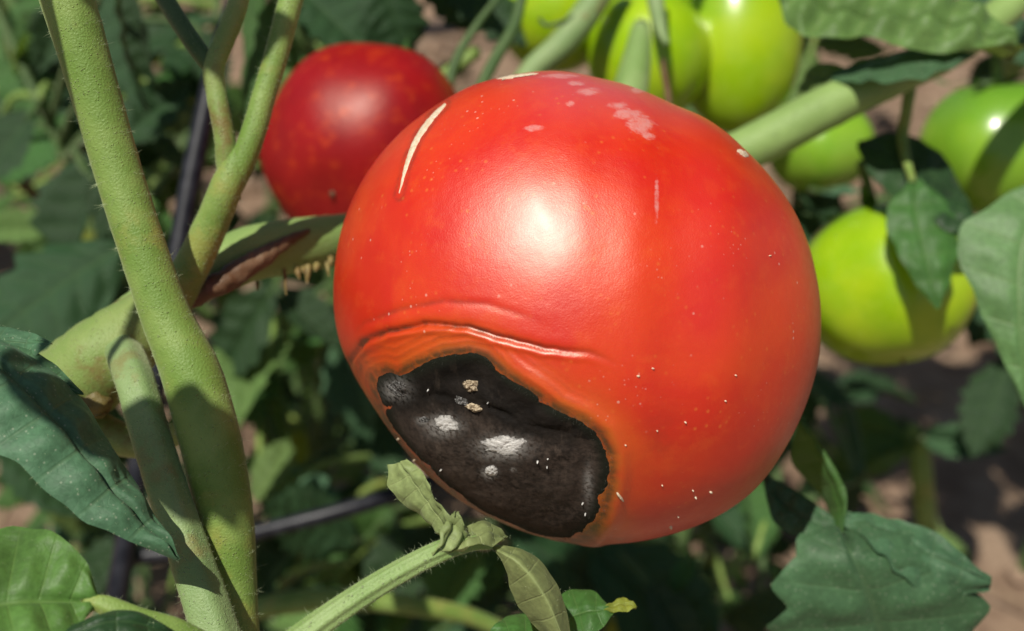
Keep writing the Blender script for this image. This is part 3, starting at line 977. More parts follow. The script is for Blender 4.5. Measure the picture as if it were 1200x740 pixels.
# lower petiole with its groove
add_tube("petiole", [(134, 398, .2195, 34), (143, 410, .2120, 42), (149, 424, .2068, 44), (160, 455, .2, 45), (175, 510, .197, 45), (194, 570, .195, 46), (216, 635, .193, 48), (238, 700, .191, 52), (262, 770, .189, 54), (290, 860, .187, 50)],
         M_STEM_GREY, plant, n=70, segs=30, rough=.02, ridge=.05, nr=5, seed=11, hair=620, fuzz=4500, hl=(.0003, .0012))
# grooved petiole under the tomato
add_tube("petiole", [(300, 790, .172, 34), (356, 745, .173, 31), (420, 700, .175, 28), (475, 667, .177, 26), (520, 645, .179, 24), (552, 636, .181, 20), (575, 637, .183, 14)], M_STEM_PALE, plant, n=60, segs=40, rough=.02,
         ridge=.09, nr=7, seed=13, hair=700, fuzz=3000, hl=(.0003, .0014))


def blade(name, mid, ea, eb, mat, parent, n=44, nu=12, veins=7, tooth=.10, bulge=.0006, wave=.0006, seed=0., label=None, fringe=0, sharp=1.0, hairlen=.0007, under=False):
    """A leaf from its midrib and both edges, each given as (px, py, depth) from base to tip."""
    q = [catmull([P(*p) for p in pts], n) for pts in (mid, ea, eb)]
    nn = np.cross(q[2] - q[1], np.gradient(q[0], axis=0))[2:-2].sum(0)
    if (nn @ (CAM - q[0].mean(0)) < 0) != under: q[1], q[2] = q[2], q[1]
    V, F, UV = leaf_grid(q[0], q[1], q[2], nu, veins, tooth, bulge, wave, seed, sharp)
    o = mk(name, V, F, mat, parent, uv=UV)
    if label: o["label"] = label
    if fringe:
        W = 2 * nu + 1
        ids = [i * W for i in range(n)] + [i * W + W - 1 for i in range(n)] + list(range(0, n * W, 5))
        vv = V[ids]
        nn = np.array([(V[i] - V[(i // W) * W + nu]) for i in ids[:2 * n]] + [BK + UP * .5] * (len(ids) - 2 * n))
        nn = nn / (np.linalg.norm(nn, axis=1)[:, None] + 1e-9)
        HV, HF = hairs(vv, nn, fringe, .0002, hairlen, .000022, int(seed * 7) + 1, 1.0)
        tag(mk("leaf_hairs", HV, HF, M_HAIR, o), kind="stuff")
    return o


# left front leaf, blade tip touching the petiole
blade("leaf", [(-70, 372, .178), (0, 424, .178), (70, 492, .177), (140, 578, .177), (210, 656, .178)],
      [(-70, 372, .182), (30, 415, .186), (98, 474, .187), (148, 552, .184), (212, 655, .178)],
      [(-75, 380, .180), (-40, 500, .174), (30, 548, .172), (110, 612, .173), (208, 658, .178)], M_LEAF_TEAL, plant, veins=7, tooth=.07, bulge=.0013, wave=.0012, seed=1.3, fringe=420, n=60, nu=16)
blade("leaf", [(-60, 400, .192), (-10, 398, .190), (30, 400, .189), (60, 402, .188)],
      [(-60, 395, .192), (-10, 384, .192), (30, 388, .191), (60, 401, .188)],
      [(-60, 410, .190), (-10, 420, .188), (25, 428, .187), (60, 403, .188)], M_LEAF_TEAL, plant, veins=4, tooth=.06, seed=2.1, fringe=100, n=24, nu=7)
blade("leaf", [(-40, 400, .187), (10, 416, .1865), (55, 438, .186), (98, 462, .186)],
      [(-40, 395, .188), (15, 405, .188), (62, 425, .188), (98, 461, .186)],
      [(-40, 410, .186), (5, 430, .185), (45, 452, .185), (97, 463, .186)], M_LEAF_TEAL, plant, veins=4, tooth=.08, seed=2.7, fringe=120, n=24, nu=7)
# lower left leaf and its petiole
blade("leaf", [(118, 706, .168), (70, 704, .166), (10, 705, .163), (-70, 720, .160)],
      [(118, 706, .168), (98, 655, .169), (40, 618, .171), (-70, 622, .172)],
      [(118, 706, .168), (70, 750, .160), (0, 770, .156), (-70, 790, .152)], M_LEAF_BRIGHT, plant, veins=5, tooth=.03, bulge=.0009, wave=.0012, seed=3.3, fringe=160, n=40, nu=14)
add_tube("petiole", [(96, 704, .1675, 8), (120, 708, .168, 22), (160, 726, .169, 30), (205, 740, .171, 32), (260, 770, .175, 32)], M_STEM, plant, n=30, segs=18, ridge=.08, seed=15, hair=200, hl=(.0003, .001))
blade("leaf", [(205, 745, .167), (160, 728, .164), (120, 728, .162), (60, 752, .16)],
      [(205, 742, .168), (165, 717, .166), (125, 715, .165), (60, 745, .162)],
      [(205, 760, .166), (160, 770, .162), (120, 780, .160), (60, 790, .158)], M_LEAF_SHADED, plant, veins=4, tooth=.02, seed=3.9, fringe=60, n=24, nu=8)
# curled young leaflets at the tip of the petiole below the tomato
blade("leaf", [(545, 632, .180), (525, 620, .180), (505, 600, .181), (487, 572, .183), (468, 542, .186)],
      [(545, 636, .181), (515, 628, .184), (488, 606, .186), (462, 578, .188), (456, 545, .188)],
      [(548, 628, .179), (538, 610, .178), (520, 588, .179), (500, 560, .182), (476, 538, .186)], M_LEAF_YOUNG, plant, veins=6, tooth=.10, bulge=.0005, wave=.0012, seed=5.1, fringe=160, n=40, nu=8)
blade("leaf", [(500, 652, .1775), (522, 638, .177), (530, 618, .178), (534, 600, .18)],
      [(500, 652, .1775), (514, 636, .1765), (520, 616, .177), (532, 599, .18)],
      [(500, 652, .1775), (538, 640, .178), (545, 620, .18), (536, 600, .18)], M_LEAF_YOUNG, plant, veins=4, tooth=.1, bulge=.0006, wave=.001, seed=5.7, fringe=60, n=24, nu=6)
blade("leaf", [(515, 650, .178), (545, 634, .179), (575, 624, .182), (592, 632, .185)],
      [(515, 650, .178), (540, 622, .182), (572, 612, .186), (592, 631, .185)],
      [(515, 650, .178), (548, 642, .177), (578, 636, .180), (592, 633, .185)], M_LEAF_YOUNG, plant, veins=4, tooth=.15, bulge=.0006, wave=.0012, seed=6.2, fringe=80, n=24, nu=6)
blade("leaf", [(572, 640, .183), (606, 658, .180), (636, 695, .180), (660, 750, .182)],
      [(572, 640, .183), (622, 648, .186), (655, 690, .187), (672, 750, .186)],
      [(572, 640, .183), (590, 662, .183), (604, 705, .186), (640, 752, .188)], M_LEAF_YOUNG, plant, veins=5, tooth=.06, bulge=.0003, wave=.001, seed=7.1, fringe=140, n=36, nu=9)
blade("leaf", [(648, 742, .200), (668, 722, .199), (692, 714, .198), (718, 716, .199)],
      [(648, 742, .200), (655, 698, .203), (690, 692, .203), (720, 714, .199)],
      [(648, 742, .200), (672, 742, .196), (700, 740, .196), (720, 718, .199)], M_LEAF, plant, veins=4, tooth=.06, seed=7.7, fringe=80, n=26, nu=8)
blade("leaf", [(706, 716, .199), (722, 708, .199), (735, 708, .199), (746, 712, .199)],
      [(706, 716, .199), (722, 702, .2), (735, 703, .2), (746, 711, .199)],
      [(706, 716, .199), (724, 718, .198), (738, 716, .198), (746, 713, .199)], M_LEAF_YELLOW_SUNLIT, plant, veins=3, tooth=.15, seed=8.1, n=14, nu=4)
blade("leaf", [(655, 760, .195), (625, 748, .194), (600, 738, .194), (575, 740, .195)],
      [(655, 755, .196), (625, 722, .2), (598, 722, .2), (575, 739, .195)],
      [(655, 765, .194), (620, 775, .19), (595, 765, .19), (575, 742, .195)], M_LEAF, plant, veins=4, tooth=.05, seed=8.6, n=20, nu=6)
add_tube("petiole", [(640, 700, .199, 8), (672, 734, .2, 9), (700, 770, .2, 10), (690, 860, .2, 12)], M_STEM_PALE, plant, n=20, segs=10, seed=2)
# lower right leaf with lobes, and the folded leaflet rising from its base
blade("leaf", [(985, 622, .238), (1000, 650, .229), (1020, 700, .231), (1050, 800, .244)],
      [(985, 612, .240), (935, 635, .233), (912, 690, .232), (908, 820, .246)],
      [(990, 604, .240), (1060, 622, .236), (1150, 690, .235), (1120, 830, .246)], M_LEAF_TEAL, plant, veins=5, tooth=.24, bulge=.0012, wave=.0022, seed=9.2, fringe=120, n=50, nu=16)
blade("leaf", [(990, 612, .237), (1030, 622, .236), (1090, 650, .234), (1162, 682, .232)],
      [(990, 608, .238), (1025, 600, .240), (1095, 624, .238), (1162, 680, .232)],
      [(990, 616, .236), (1030, 650, .230), (1090, 700, .235), (1160, 690, .234)], M_LEAF_TEAL, plant, veins=5, tooth=.12, bulge=.0008, wave=.0016, seed=9.9, fringe=80, n=36, nu=10)
blade("leaf", [(982, 622, .238), (945, 606, .240), (918, 590, .243), (893, 556, .246)],
      [(982, 625, .237), (940, 628, .237), (908, 612, .240), (892, 555, .246)],
      [(984, 616, .239), (955, 590, .242), (925, 570, .245), (894, 554, .246)], M_LEAF_TEAL, plant, veins=5, tooth=.06, bulge=.0006, wave=.0008, seed=10.4, n=30, nu=8)
blade("leaf", [(988, 625, .237), (984, 585, .238), (965, 540, .240), (935, 488, .243)],
      [(988, 625, .237), (992, 585, .237), (972, 538, .239), (936, 487, .243)],
      [(986, 625, .237), (960, 580, .248), (930, 545, .252), (933, 489, .243)], M_LEAF, plant, veins=5, tooth=.03, bulge=.0005, wave=.0006, seed=10.9, n=30, nu=8)
# leaves at the upper right
blade("leaf", [(905, -40, .285), (960, 5, .28), (1050, 22, .276), (1130, 30, .273), (1198, 58, .272)],
      [(905, -60, .285), (970, -40, .288), (1060, -22, .286), (1140, 0, .28), (1198, 56, .272)],
      [(905, -20, .285), (935, 40, .276), (1040, 50, .270), (1120, 58, .268), (1197, 60, .272)], M_LEAF_PALE, plant, veins=7, tooth=.10, bulge=.0042, wave=.003, seed=12.1, n=56, nu=14)
blade("leaf", [(975, 92, .282), (1020, 82, .278), (1080, 68, .274), (1142, 64, .272)],
      [(975, 90, .284), (1030, 68, .284), (1090, 56, .281), (1142, 63, .272)],
      [(975, 94, .281), (1020, 100, .272), (1080, 92, .268), (1142, 66, .272)], M_LEAF_TEAL, plant, veins=5, tooth=.16, bulge=.0006, wave=.001, seed=12.7, n=32, nu=9)
blade("leaf", [(935, 120, .292), (950, 95, .29), (975, 88, .287), (1010, 84, .285)],
      [(935, 118, .293), (945, 82, .293), (975, 78, .29), (1010, 83, .285)],
      [(935, 122, .292), (960, 108, .286), (985, 100, .284), (1010, 86, .285)], M_LEAF_PALE, plant, veins=4, tooth=.1, bulge=.0008, wave=.0016, seed=13.2, n=24, nu=7)
blade("leaf", [(1005, 168, .300), (1050, 180, .297), (1095, 205, .296), (1140, 250, .298)],
      [(1005, 166, .300), (1055, 158, .303), (1110, 185, .302), (1140, 248, .298)],
      [(1004, 172, .300), (1030, 215, .292), (1075, 240, .290), (1138, 254, .298)], M_LEAF_SHADED, plant, veins=5, tooth=.1, bulge=.0008, wave=.0012, seed=14.1, n=32, nu=9)
blade("leaf", [(1070, 212, .288), (1076, 260, .283), (1088, 310, .279), (1099, 362, .277)],
      [(1065, 212, .288), (1038, 250, .286), (1058, 310, .281), (1097, 363, .277)],
      [(1078, 212, .288), (1118, 250, .284), (1122, 300, .280), (1101, 361, .277)], M_LEAF, plant, veins=5, tooth=.10, bulge=.0007, wave=.001, seed=14.8, n=34, nu=9)
blade("leaf", [(1088, 236, .286), (1105, 246, .284), (1125, 256, .283), (1150, 268, .282)],
      [(1088, 232, .287), (1110, 232, .287), (1132, 242, .286), (1150, 267, .282)],
      [(1086, 240, .286), (1098, 262, .282), (1120, 275, .281), (1149, 270, .282)], M_LEAF_SHADED, plant, veins=4, tooth=.1, seed=15.3, n=22, nu=7)
blade("leaf", [(1240, 210, .262), (1200, 280, .258), (1195, 380, .255), (1205, 480, .256)],
      [(1235, 200, .264), (1168, 236, .2635), (1121, 278, .2625), (1143, 350, .259), (1172, 415, .257), (1203, 482, .256)],
      [(1250, 220, .262), (1290, 290, .253), (1280, 390, .251), (1208, 482, .256)], M_LEAF_MID, plant, veins=6, tooth=.08, bulge=.0007, wave=.0006, seed=16.2, n=46, nu=12, fringe=60)
add_tube("petiole", [(1069, 84, .29, 15), (1064, 120, .292, 14), (1058, 165, .296, 13), (1070, 215, .288, 8)], M_STEM, plant, n=24, segs=12, seed=3)
# stalks above the tomatoes
add_tube("stalk", [(720, -40, .318, 34), (690, 12, .315, 34), (655, 55, .312, 32), (622, 84, .310, 28), (600, 130, .305, 26), (620, 240, .28, 26)], M_STEM_GREY, plant, n=34, segs=16, seed=4)
add_tube("stalk", [(752, 26, .300, 16), (751, 34, .300, 22), (746, 70, .297, 34), (738, 112, .292, 42), (735, 150, .285, 40), (740, 220, .276, 34)], M_STEM_PALE, plant, n=34, segs=18, seed=5)
add_tube("stalk", [(765, -40, .31, 22), (768, 0, .309, 20), (776, 40, .305, 12), (782, 52, .303, 5)], M_STEM_GREY, plant, n=20, segs=12, seed=6)
add_tube("stalk", [(777, 70, .298, 4), (778, 85, .296, 7), (783, 112, .292, 8), (784, 150, .283, 8)], M_WOUND, plant, n=14, segs=10, seed=7)
add_tube("stalk", [(590, -10, .315, 8), (560, 28, .312, 9), (535, 70, .31, 12), (524, 115, .308, 12), (528, 190, .29, 12)], M_STEM_DARK, plant, n=24, segs=12, seed=8)
add_tube("stalk", [(612, -5, .315, 12), (603, 30, .312, 14), (580, 70, .308, 15), (562, 110, .304, 14), (560, 200, .285, 12)], M_STEM_DARK, plant, n=24, segs=12, seed=9)
add_tube("stalk", [(632, 22, .312, 5), (640, 30, .311, 5), (655, 27, .310, 5), (672, 20, .311, 6)], M_STEM_DARK, plant, n=14, segs=8, seed=10)

# ------------------------------------------------------------------ irrigation tubes
def plain_tube(name, label, cat, rows, mat, n=50, segs=16):
    V, F, N = tube(rows, n, segs, .01)
    o = mk(name, V, F, mat, origin=rows[0][:3])
    return tag(o, label, cat)


g0 = P(150, 720, .30)
plain_tube("plastic_tube", "black plastic tube slanting down behind the forked shoot", "tube",
           pxr([(300, -90, .312, 22), (277, 0, .31, 22), (252, 80, .308, 23), (232, 170, .306, 25), (216, 250, .304, 24), (203, 330, .302, 23), (176, 480, .302, 27), (150, 620, .304, 26)])
           + [np.append(P(135, 760, .31), .003), np.array([P(135, 760, .31)[0] - .01, P(135, 760, .31)[1] + .03, -.03, .003])], M_BLACK, n=70)
rows = pxr([(120, 668, .345, 20), (220, 645, .345, 20), (300, 624, .345, 20), (380, 604, .345, 20), (455, 582, .35, 20), (560, 545, .37, 19), (700, 500, .41, 18)])
e0, e1 = rows[0][:3], rows[-1][:3]
rows = [np.array([e0[0] - .10, e0[1] - .02, .004, rows[0][3]]), np.array([e0[0] - .05, e0[1] - .01, e0[2] * .6, rows[0][3]])] + rows + [np.array([e1[0] + .08, e1[1] + .06, e1[2] * .4, rows[0][3]]), np.array([e1[0] + .16, e1[1] + .10, .004, rows[0][3]])]
plain_tube("irrigation_tube", "thin black irrigation tube crossing behind the curled leaflet under the rotten tomato", "hose", rows, M_BLACK, n=90)
gp = [ground_px(x, y) + np.array([0, 0, .012]) for x, y in ((300, 130), (460, 55), (545, 42), (700, 24), (900, 10))]
plain_tube("irrigation_tube", "grey-black hose on the sunlit soil far behind the red tomatoes", "hose", [np.append(p, .009) for p in gp], M_BLACK, n=40)

# ------------------------------------------------------------------ background plants
def leaflet_mesh(seed, width=.52, droop=.2, cup=.12, veins=6, tooth=.3, nu=7, n=30, mat=None):
    v = np.linspace(0, 1, n)
    base = np.power(v + .015, .55) * np.power(1 - v * .995, .95)
    base = base / base.max()
    sl = .20 * np.power(1 - v, .6)
    M = np.c_[np.zeros(n), v, -droop * v ** 2]
    wL = base * width * .5 * (1 + .12 * math.sin(seed * 3))
    wR = base * width * .5 * (1 - .12 * math.sin(seed * 3))
    A = M + np.c_[-wL, sl * base, cup * base * (.8 + .4 * math.sin(seed))]
    B = M + np.c_[wR, sl * base, cup * base * (.8 - .4 * math.sin(seed))]
    V, F, UV = leaf_grid(M, A, B, nu, veins, tooth, .022, .05, seed * 1.7, .8)
    me = bpy.data.meshes.new("leaflet")
    me.from_pydata(V.tolist(), [], F)
    me.polygons.foreach_set("use_smooth", [True] * len(me.polygons))
    lay = me.uv_layers.new(name="UVMap")
    idx = np.empty(len(me.loops), dtype=np.int32)
    me.loops.foreach_get("vertex_index", idx)
    lay.data.foreach_set("uv", np.asarray(UV, dtype=np.float32)[idx].ravel())
    me.materials.append(mat)
    me.update()
    return me


MATS = {"g": M_LEAF, "d": M_LEAF_SHADED, "t": M_LEAF_TEAL, "p": M_LEAF_PALE, "y": M_LEAF_YELLOW_SUNLIT, "b": M_LEAF_DRY}
BANK = {}
for key, m in MATS.items():
    BANK[key] = [leaflet_mesh(s + 1.1, .46 + .05 * (s % 4), (.05, .25, .4, .15, .3)[s % 5], (.1, -.08, .16, .04)[s % 4], 5 + s % 3, .25 + .08 * (s % 3), mat=m) for s in range(6)]


def place_leaflet(parent, base, tip, nhint, key, var, name="leaflet", wscale=1.0):
    y = tip - base
    L = np.linalg.norm(y)
    y = y / L
    z = nhint - y * (nhint @ y)
    z /= np.linalg.norm(z) + 1e-9
    x = np.cross(y, z)
    o = bpy.data.objects.new(name, BANK[key][var % 6])
    COL.objects.link(o)
    o.parent = parent
    loc = base - base_of(parent)
    Mx = Matrix(((x[0] * L * wscale, y[0] * L, z[0] * L, loc[0]), (x[1] * L * wscale, y[1] * L, z[1] * L, loc[1]), (x[2] * L * wscale, y[2] * L, z[2] * L, loc[2]), (0, 0, 0, 1)))
    o.matrix_basis = Mx
    return o


def compound(root, p0, p1, key, r, size=.055, pairs=2, arch=.02, up=None):
    """A whole tomato leaf: rachis (mesh of the leaf) and its leaflets as children."""
    up = np.array([0, 0, 1.0]) if up is None else up
    d = p1 - p0
    L = np.linalg.norm(d)
    mid = (p0 + p1) / 2 + np.array([0, 0, arch])
    rows = [np.append(p0, .0022), np.append(mid, .0016), np.append(p1, .0009)]
    V, F, N = tube(rows, 14, 7, .05)
    lf = mk("leaf", V, F, M_STEM_DARK if key in "dt" else M_STEM, root)
    c = catmull([q[:3] for q in rows], 21)
    for k in range(pairs):
        f = .42 + .5 * k / max(1, pairs)
        i = int(f * 20)
        tg = c[min(20, i + 1)] - c[i]; tg /= np.linalg.norm(tg)
        side = np.cross(tg, up); side /= np.linalg.norm(side) + 1e-9
        for s in (-1, 1):
            dd = side * s * (.9 + .2 * r.random()) + tg * r.uniform(.2, .8) + up * r.uniform(-.5, .15)
            dd /= np.linalg.norm(dd)
            Ls = size * r.uniform(.7, 1.1) * (.8 + .3 * k / pairs)
            place_leaflet(lf, c[i] + dd * .004, c[i] + dd * Ls, up + r.normal(0, .35, 3), key, int(r.integers(6)))
    tg = c[20] - c[18]; tg /= np.linalg.norm(tg)
    dd = tg + np.array([0, 0, -.3]); dd /= np.linalg.norm(dd)
    place_leaflet(lf, c[20], c[20] + dd * size * 1.25, up + r.normal(0, .3, 3), key, int(r.integers(6)))
    return lf


def bg_plant(label, stems, seed, mat=M_STEM_DARK, w=1.0):
    """stems: list of point lists (px, py, depth, width px), the first one reaching the soil."""
    low = P(*stems[0][-1][:3])
    root = thing("tomato_plant", label, "tomato plant", (low[0], low[1], 0.0), "tomato plants behind the front one")
    cs = []
    for k, st in enumerate(stems):
        rows = pxr(st)
        if k == 0:
            rows += [np.array([low[0], low[1], -.015, rows[-1][3] * 1.1])]
        V, F, N = tube(rows, 40, 12, .04, seed=seed + k)
        mk("stem", V, F, mat, root)
        cs.append(catmull(rows, 60)[:, :3])
    return root, np.vstack(cs)


def hang(plantdata, specs, r):
    """single leaves: (base px, py, depth, tip px, py, depth, roll degrees, kind, width scale)"""
    root, cs = plantdata
    for s in specs:
        x0, y0, d0, x1, y1, d1, roll, key = s[:8]
        ws = s[8] if len(s) > 8 else 1.0
        b, e = P(x0, y0, d0), P(x1, y1, d1)
        y = (e - b) / np.linalg.norm(e - b)
        n = UP * .45 + BK * .8 + np.array([0, 0, .25])
        n = n - y * (n @ y); n /= np.linalg.norm(n)
        x = np.cross(y, n)
        a = math.radians(roll)
        n = n * math.cos(a) + x * math.sin(a)
        q = cs[np.argmin(np.linalg.norm(cs - b, axis=1))]
        m = (q + b) / 2 + np.array([0, 0, .006])
        rows = [np.append(q, .0016), np.append(m, .0013), np.append(b, .0010), np.append(b + y * .004, .0007)]
        V, F, N = tube(rows, 10, 7, .05)
        lf = mk("leaf", V, F, M_STEM if key in "pyg" else M_STEM_DARK, root)
        place_leaflet(lf, b, e, n, key, int(r.integers(6)), wscale=ws)


r1 = np.random.default_rng(21)
left = bg_plant("shaded tomato plant crowding behind the thick stem at the left edge",
                [[(60, -160, .42, 22), (95, 60, .40, 22), (118, 250, .40, 16), (122, 380, .41, 18), (130, 600, .43, 20)],
                 [(118, 260, .40, 10), (60, 150, .39, 10), (0, 20, .40, 9), (-60, -120, .42, 8)],
                 [(118, 300, .40, 10), (200, 200, .43, 9), (250, 60, .45, 9), (260, -120, .46, 8)],
                 [(122, 380, .41, 10), (60, 420, .38, 9), (-60, 440, .36, 8)]], 3)
hang(left, [
    (150, 285, .33, -40, 385, .30, -10, "d", 1.1), (70, 268, .37, -30, 262, .36, -10, "p"), (140, 165, .36, 30, 320, .34, 20, "d", .8),
    (70, -15, .42, 10, 130, .40, 10, "g", 1.2), (95, 0, .37, 35, 70, .36, -20, "d"), (140, -30, .31, 122, 118, .30, 55, "d", .8), (160, -20, .33, 150, 95, .33, 30, "d"),
    (128, 178, .33, 222, 92, .35, 10, "d", .9), (120, 120, .35, 235, 178, .35, -10, "d", .6), (150, 150, .38, 60, 100, .38, 0, "d"), (40, 130, .37, -40, 220, .36, 0, "d"),
    (100, 200, .34, 180, 290, .34, 15, "d"), (98, 262, .46, 108, 340, .45, 0, "y", .7), (175, 232, .36, 208, 345, .35, 25, "g", .8), (60, 330, .40, 70, 420, .39, 0, "d"),
    (150, 330, .42, 60, 390, .42, 0, "g"), (20, 140, .44, 60, 40, .45, 0, "g"), (0, 60, .46, 40, -20, .46, 0, "g"), (30, 400, .36, 130, 480, .35, 0, "d"), (0, 520, .34, 90, 600, .33, 10, "d"),
    (160, 640, .34, 60, 690, .32, 0, "d"), (110, 560, .36, 180, 640, .36, 10, "d"), (250, 130, .45, 190, 40, .44, 0, "d", .8), (245, 20, .50, 170, 60, .50, 0, "y"), (240, 170, .52, 195, 105, .52, 10, "y"),
    (230, 30, .40, 262, 110, .40, 20, "d"), (200, 90, .55, 250, 40, .55, 0, "p"), (0, 190, .40, 60, 245, .40, 10, "b", .35),
    (70, 120, .40, 0, 215, .39, 10, "g", 1.3), (40, 200, .42, 90, 120, .42, 0, "d", 1.2), (-40, 390, .40, 60, 470, .38, 0, "g", 1.2), (20, 480, .38, -50, 560, .36, 0, "d", 1.2),
], r1)
mid = bg_plant("tomato plant in deep shade between the thick stem and the red tomato",
               [[(420, -150, .40, 16), (400, 60, .40, 16), (390, 330, .42, 15), (370, 520, .45, 15), (360, 640, .48, 14)],
                [(400, 40, .40, 10), (480, -20, .40, 9), (560, -80, .40, 8)], [(390, 330, .42, 9), (330, 380, .42, 8), (300, 460, .43, 6)],
                [(370, 520, .45, 9), (440, 520, .43, 8), (520, 620, .42, 6)], [(400, 90, .40, 10), (350, 40, .38, 9), (330, -100, .38, 8)]], 5)
hang(mid, [
    (345, -20, .34, 450, 62, .33, 10, "d", 1.3), (440, -40, .33, 490, 66, .33, -15, "d", 1.6), (520, -40, .34, 620, 30, .33, 0, "d", 1.1), (500, -50, .36, 560, 22, .35, 0, "d", 1.2),
    (352, 60, .40, 330, 185, .38, 15, "p", .7), (297, -40, .33, 283, 165, .315, 40, "g", .42), (370, 60, .42, 420, 40, .42, 0, "g"),
    (300, 385, .42, 318, 470, .41, 0, "p", .8), (285, 440, .44, 330, 520, .44, 20, "g"), (395, 400, .40, 425, 510, .39, 10, "t", .9), (352, 498, .42, 348, 562, .41, 0, "y", .8),
    (330, 545, .40, 385, 640, .39, 0, "t", 1.2), (320, 340, .36, 400, 395, .35, 0, "d"), (440, 380, .40, 400, 470, .40, 0, "d"), (420, 470, .42, 470, 560, .41, 10, "d", 1.1),
    (300, 480, .47, 350, 540, .47, 0, "g"), (370, 350, .45, 330, 440, .45, 10, "g"), (440, 560, .44, 360, 660, .42, 0, "d", 1.2), (520, 620, .40, 420, 700, .38, 0, "d", 1.3),
    (560, 640, .36, 500, 720, .34, 0, "g"), (600, 640, .38, 540, 700, .37, 20, "g"), (640, 640, .42, 700, 720, .40, 0, "d"), (300, 640, .46, 380, 720, .45, 0, "d"), (450, 720, .42, 380, 760, .40, 0, "d"),
    (420, 610, .46, 350, 590, .44, 10, "p", .5), (470, 590, .46, 510, 660, .46, 0, "g"), (400, 440, .5, 440, 390, .5, 0, "d"), (330, 420, .50, 290, 380, .5, 0, "d"),
], r1)
add_tube("branch", [(270, 722, .31, 24), (330, 708, .31, 26), (400, 702, .315, 26), (470, 708, .32, 24), (560, 726, .33, 20), (680, 790, .35, 18)], M_STEM, plant, n=30, segs=14, seed=3)
low = bg_plant("dark leafy tomato plant low in the shade under the rotten tomato",
               [[(860, 420, .50, 14), (820, 560, .46, 14), (800, 640, .46, 14), (812, 760, .48, 14), (820, 860, .5, 14)],
                [(800, 640, .46, 9), (860, 600, .42, 12), (950, 585, .40, 9), (1010, 560, .40, 8)], [(812, 760, .48, 8), (740, 700, .42, 8), (690, 650, .4, 6)]], 8)
hang(low, [
    (690, 640, .38, 850, 770, .35, 0, "d", 1.2), (720, 650, .42, 640, 740, .40, 0, "d", 1.1), (760, 680, .36, 820, 780, .35, 10, "d"), (800, 660, .44, 740, 620, .43, 0, "d"),
    (880, 640, .46, 820, 600, .46, 0, "d"), (830, 590, .42, 905, 655, .40, 0, "d"), (640, 636, .46, 668, 700, .46, 20, "b", .4), (672, 652, .45, 690, 690, .45, 0, "p", .8), (860, 700, .48, 900, 770, .48, 0, "d"),
    (850, 690, .44, 870, 740, .44, 10, "g"), (905, 470, .42, 890, 560, .41, 0, "d"), (960, 440, .44, 905, 520, .44, 0, "d"), (930, 430, .42, 1000, 470, .42, 0, "d"),
], r1)
right = bg_plant("tomato plant behind the green tomatoes at the right edge",
                 [[(1180, -180, .46, 20), (1170, 0, .46, 18), (1165, 200, .48, 16), (1190, 420, .5, 16), (1230, 560, .55, 16)],
                  [(1170, 0, .46, 10), (1060, -60, .42, 9), (960, -120, .4, 8)], [(1165, 200, .48, 9), (1000, 240, .42, 8), (930, 260, .40, 7)]], 10)
hang(right, [
    (1130, -30, .36, 1215, 50, .34, 0, "t", 1.2), (1190, 20, .38, 1240, 90, .37, 0, "g"), (1175, 60, .40, 1135, 95, .40, 0, "d"), (930, 210, .38, 985, 260, .37, 0, "d", .9), (985, 235, .39, 920, 290, .38, 0, "d"),
    (1150, 300, .40, 1230, 420, .38, 0, "d", 1.1), (1180, 420, .40, 1150, 520, .38, 0, "d"), (960, 225, .36, 1010, 215, .355, 0, "t", .7), (950, 60, .42, 935, 150, .40, 15, "p", .8), (925, 20, .44, 960, 70, .43, 0, "g"),
    (1040, 60, .46, 960, 30, .45, 0, "g"), (1190, 330, .44, 1140, 400, .43, 0, "d"), (1100, 0, .45, 1150, -60, .45, 0, "g"),
], r1)
# young plant at lower right, out of focus
weed = thing("tomato_seedling", "young pale-stemmed plant standing on bare soil behind the right lower leaf", "seedling", tuple(np.append(P(1092, 700, .46)[:2], 0)))
wl = P(1092, 690, .46)
V, F, N = tube(pxr([(1072, 515, .42, 30), (1078, 540, .42, 26), (1084, 600, .43, 26), (1092, 690, .46, 24)]) + [np.array([wl[0], wl[1] + .02, -.01, .004])], 30, 14, .03)
mk("stem", V, F, M_STEM, weed)
ws = (weed, catmull([P(1072, 515, .42), P(1084, 600, .43), P(1092, 690, .46)], 30))
hang(ws, [(1072, 516, .42, 975, 560, .40, 20, "g", 1.1), (1060, 512, .42, 978, 478, .43, 0, "g", 1.0), (1072, 512, .42, 1168, 524, .40, 35, "t", .7), (1066, 512, .42, 1030, 478, .44, 10, "d", .8),
          (1100, 620, .44, 1140, 660, .43, 0, "p", .8), (1060, 525, .419, 1000, 560, .41, -20, "p", .6)], r1)
# plants of the next row, further off
for k, (x, d, lab) in enumerate(((-120, .85, "leafy tomato plant of the next row, at the far upper left"), (330, .95, "leafy tomato plant of the next row, above the shaded red tomato"), (760, 1.05, "leafy tomato plant of the next row, behind the grooved green tomato"),
                                 (1330, .9, "leafy tomato plant of the next row, past the right edge"))):
    pt = P(x, 370, d)
    root = thing("tomato_plant", lab, "tomato plant", (pt[0], pt[1], 0), "tomato plants of the next row")
    V, F, N = tube([np.array([pt[0], pt[1], -.02, .006]), np.array([pt[0] + .02, pt[1], .2, .005]), np.array([pt[0], pt[1] + .02, .45, .003])], 20, 8, .03)
    mk("stem", V, F, M_STEM_DARK, root)
    for q in range(11):
        a = r1.uniform(0, 2 * math.pi)
        z = r1.uniform(.06, .44)
        p0 = np.array([pt[0] + .01, pt[1], z])
        p1 = p0 + np.array([math.cos(a), math.sin(a), r1.uniform(-.1, .5)]) * r1.uniform(.1, .18)
        compound(root, p0, p1, "gdgp"[q % 4], r1, .075, 2, .02)

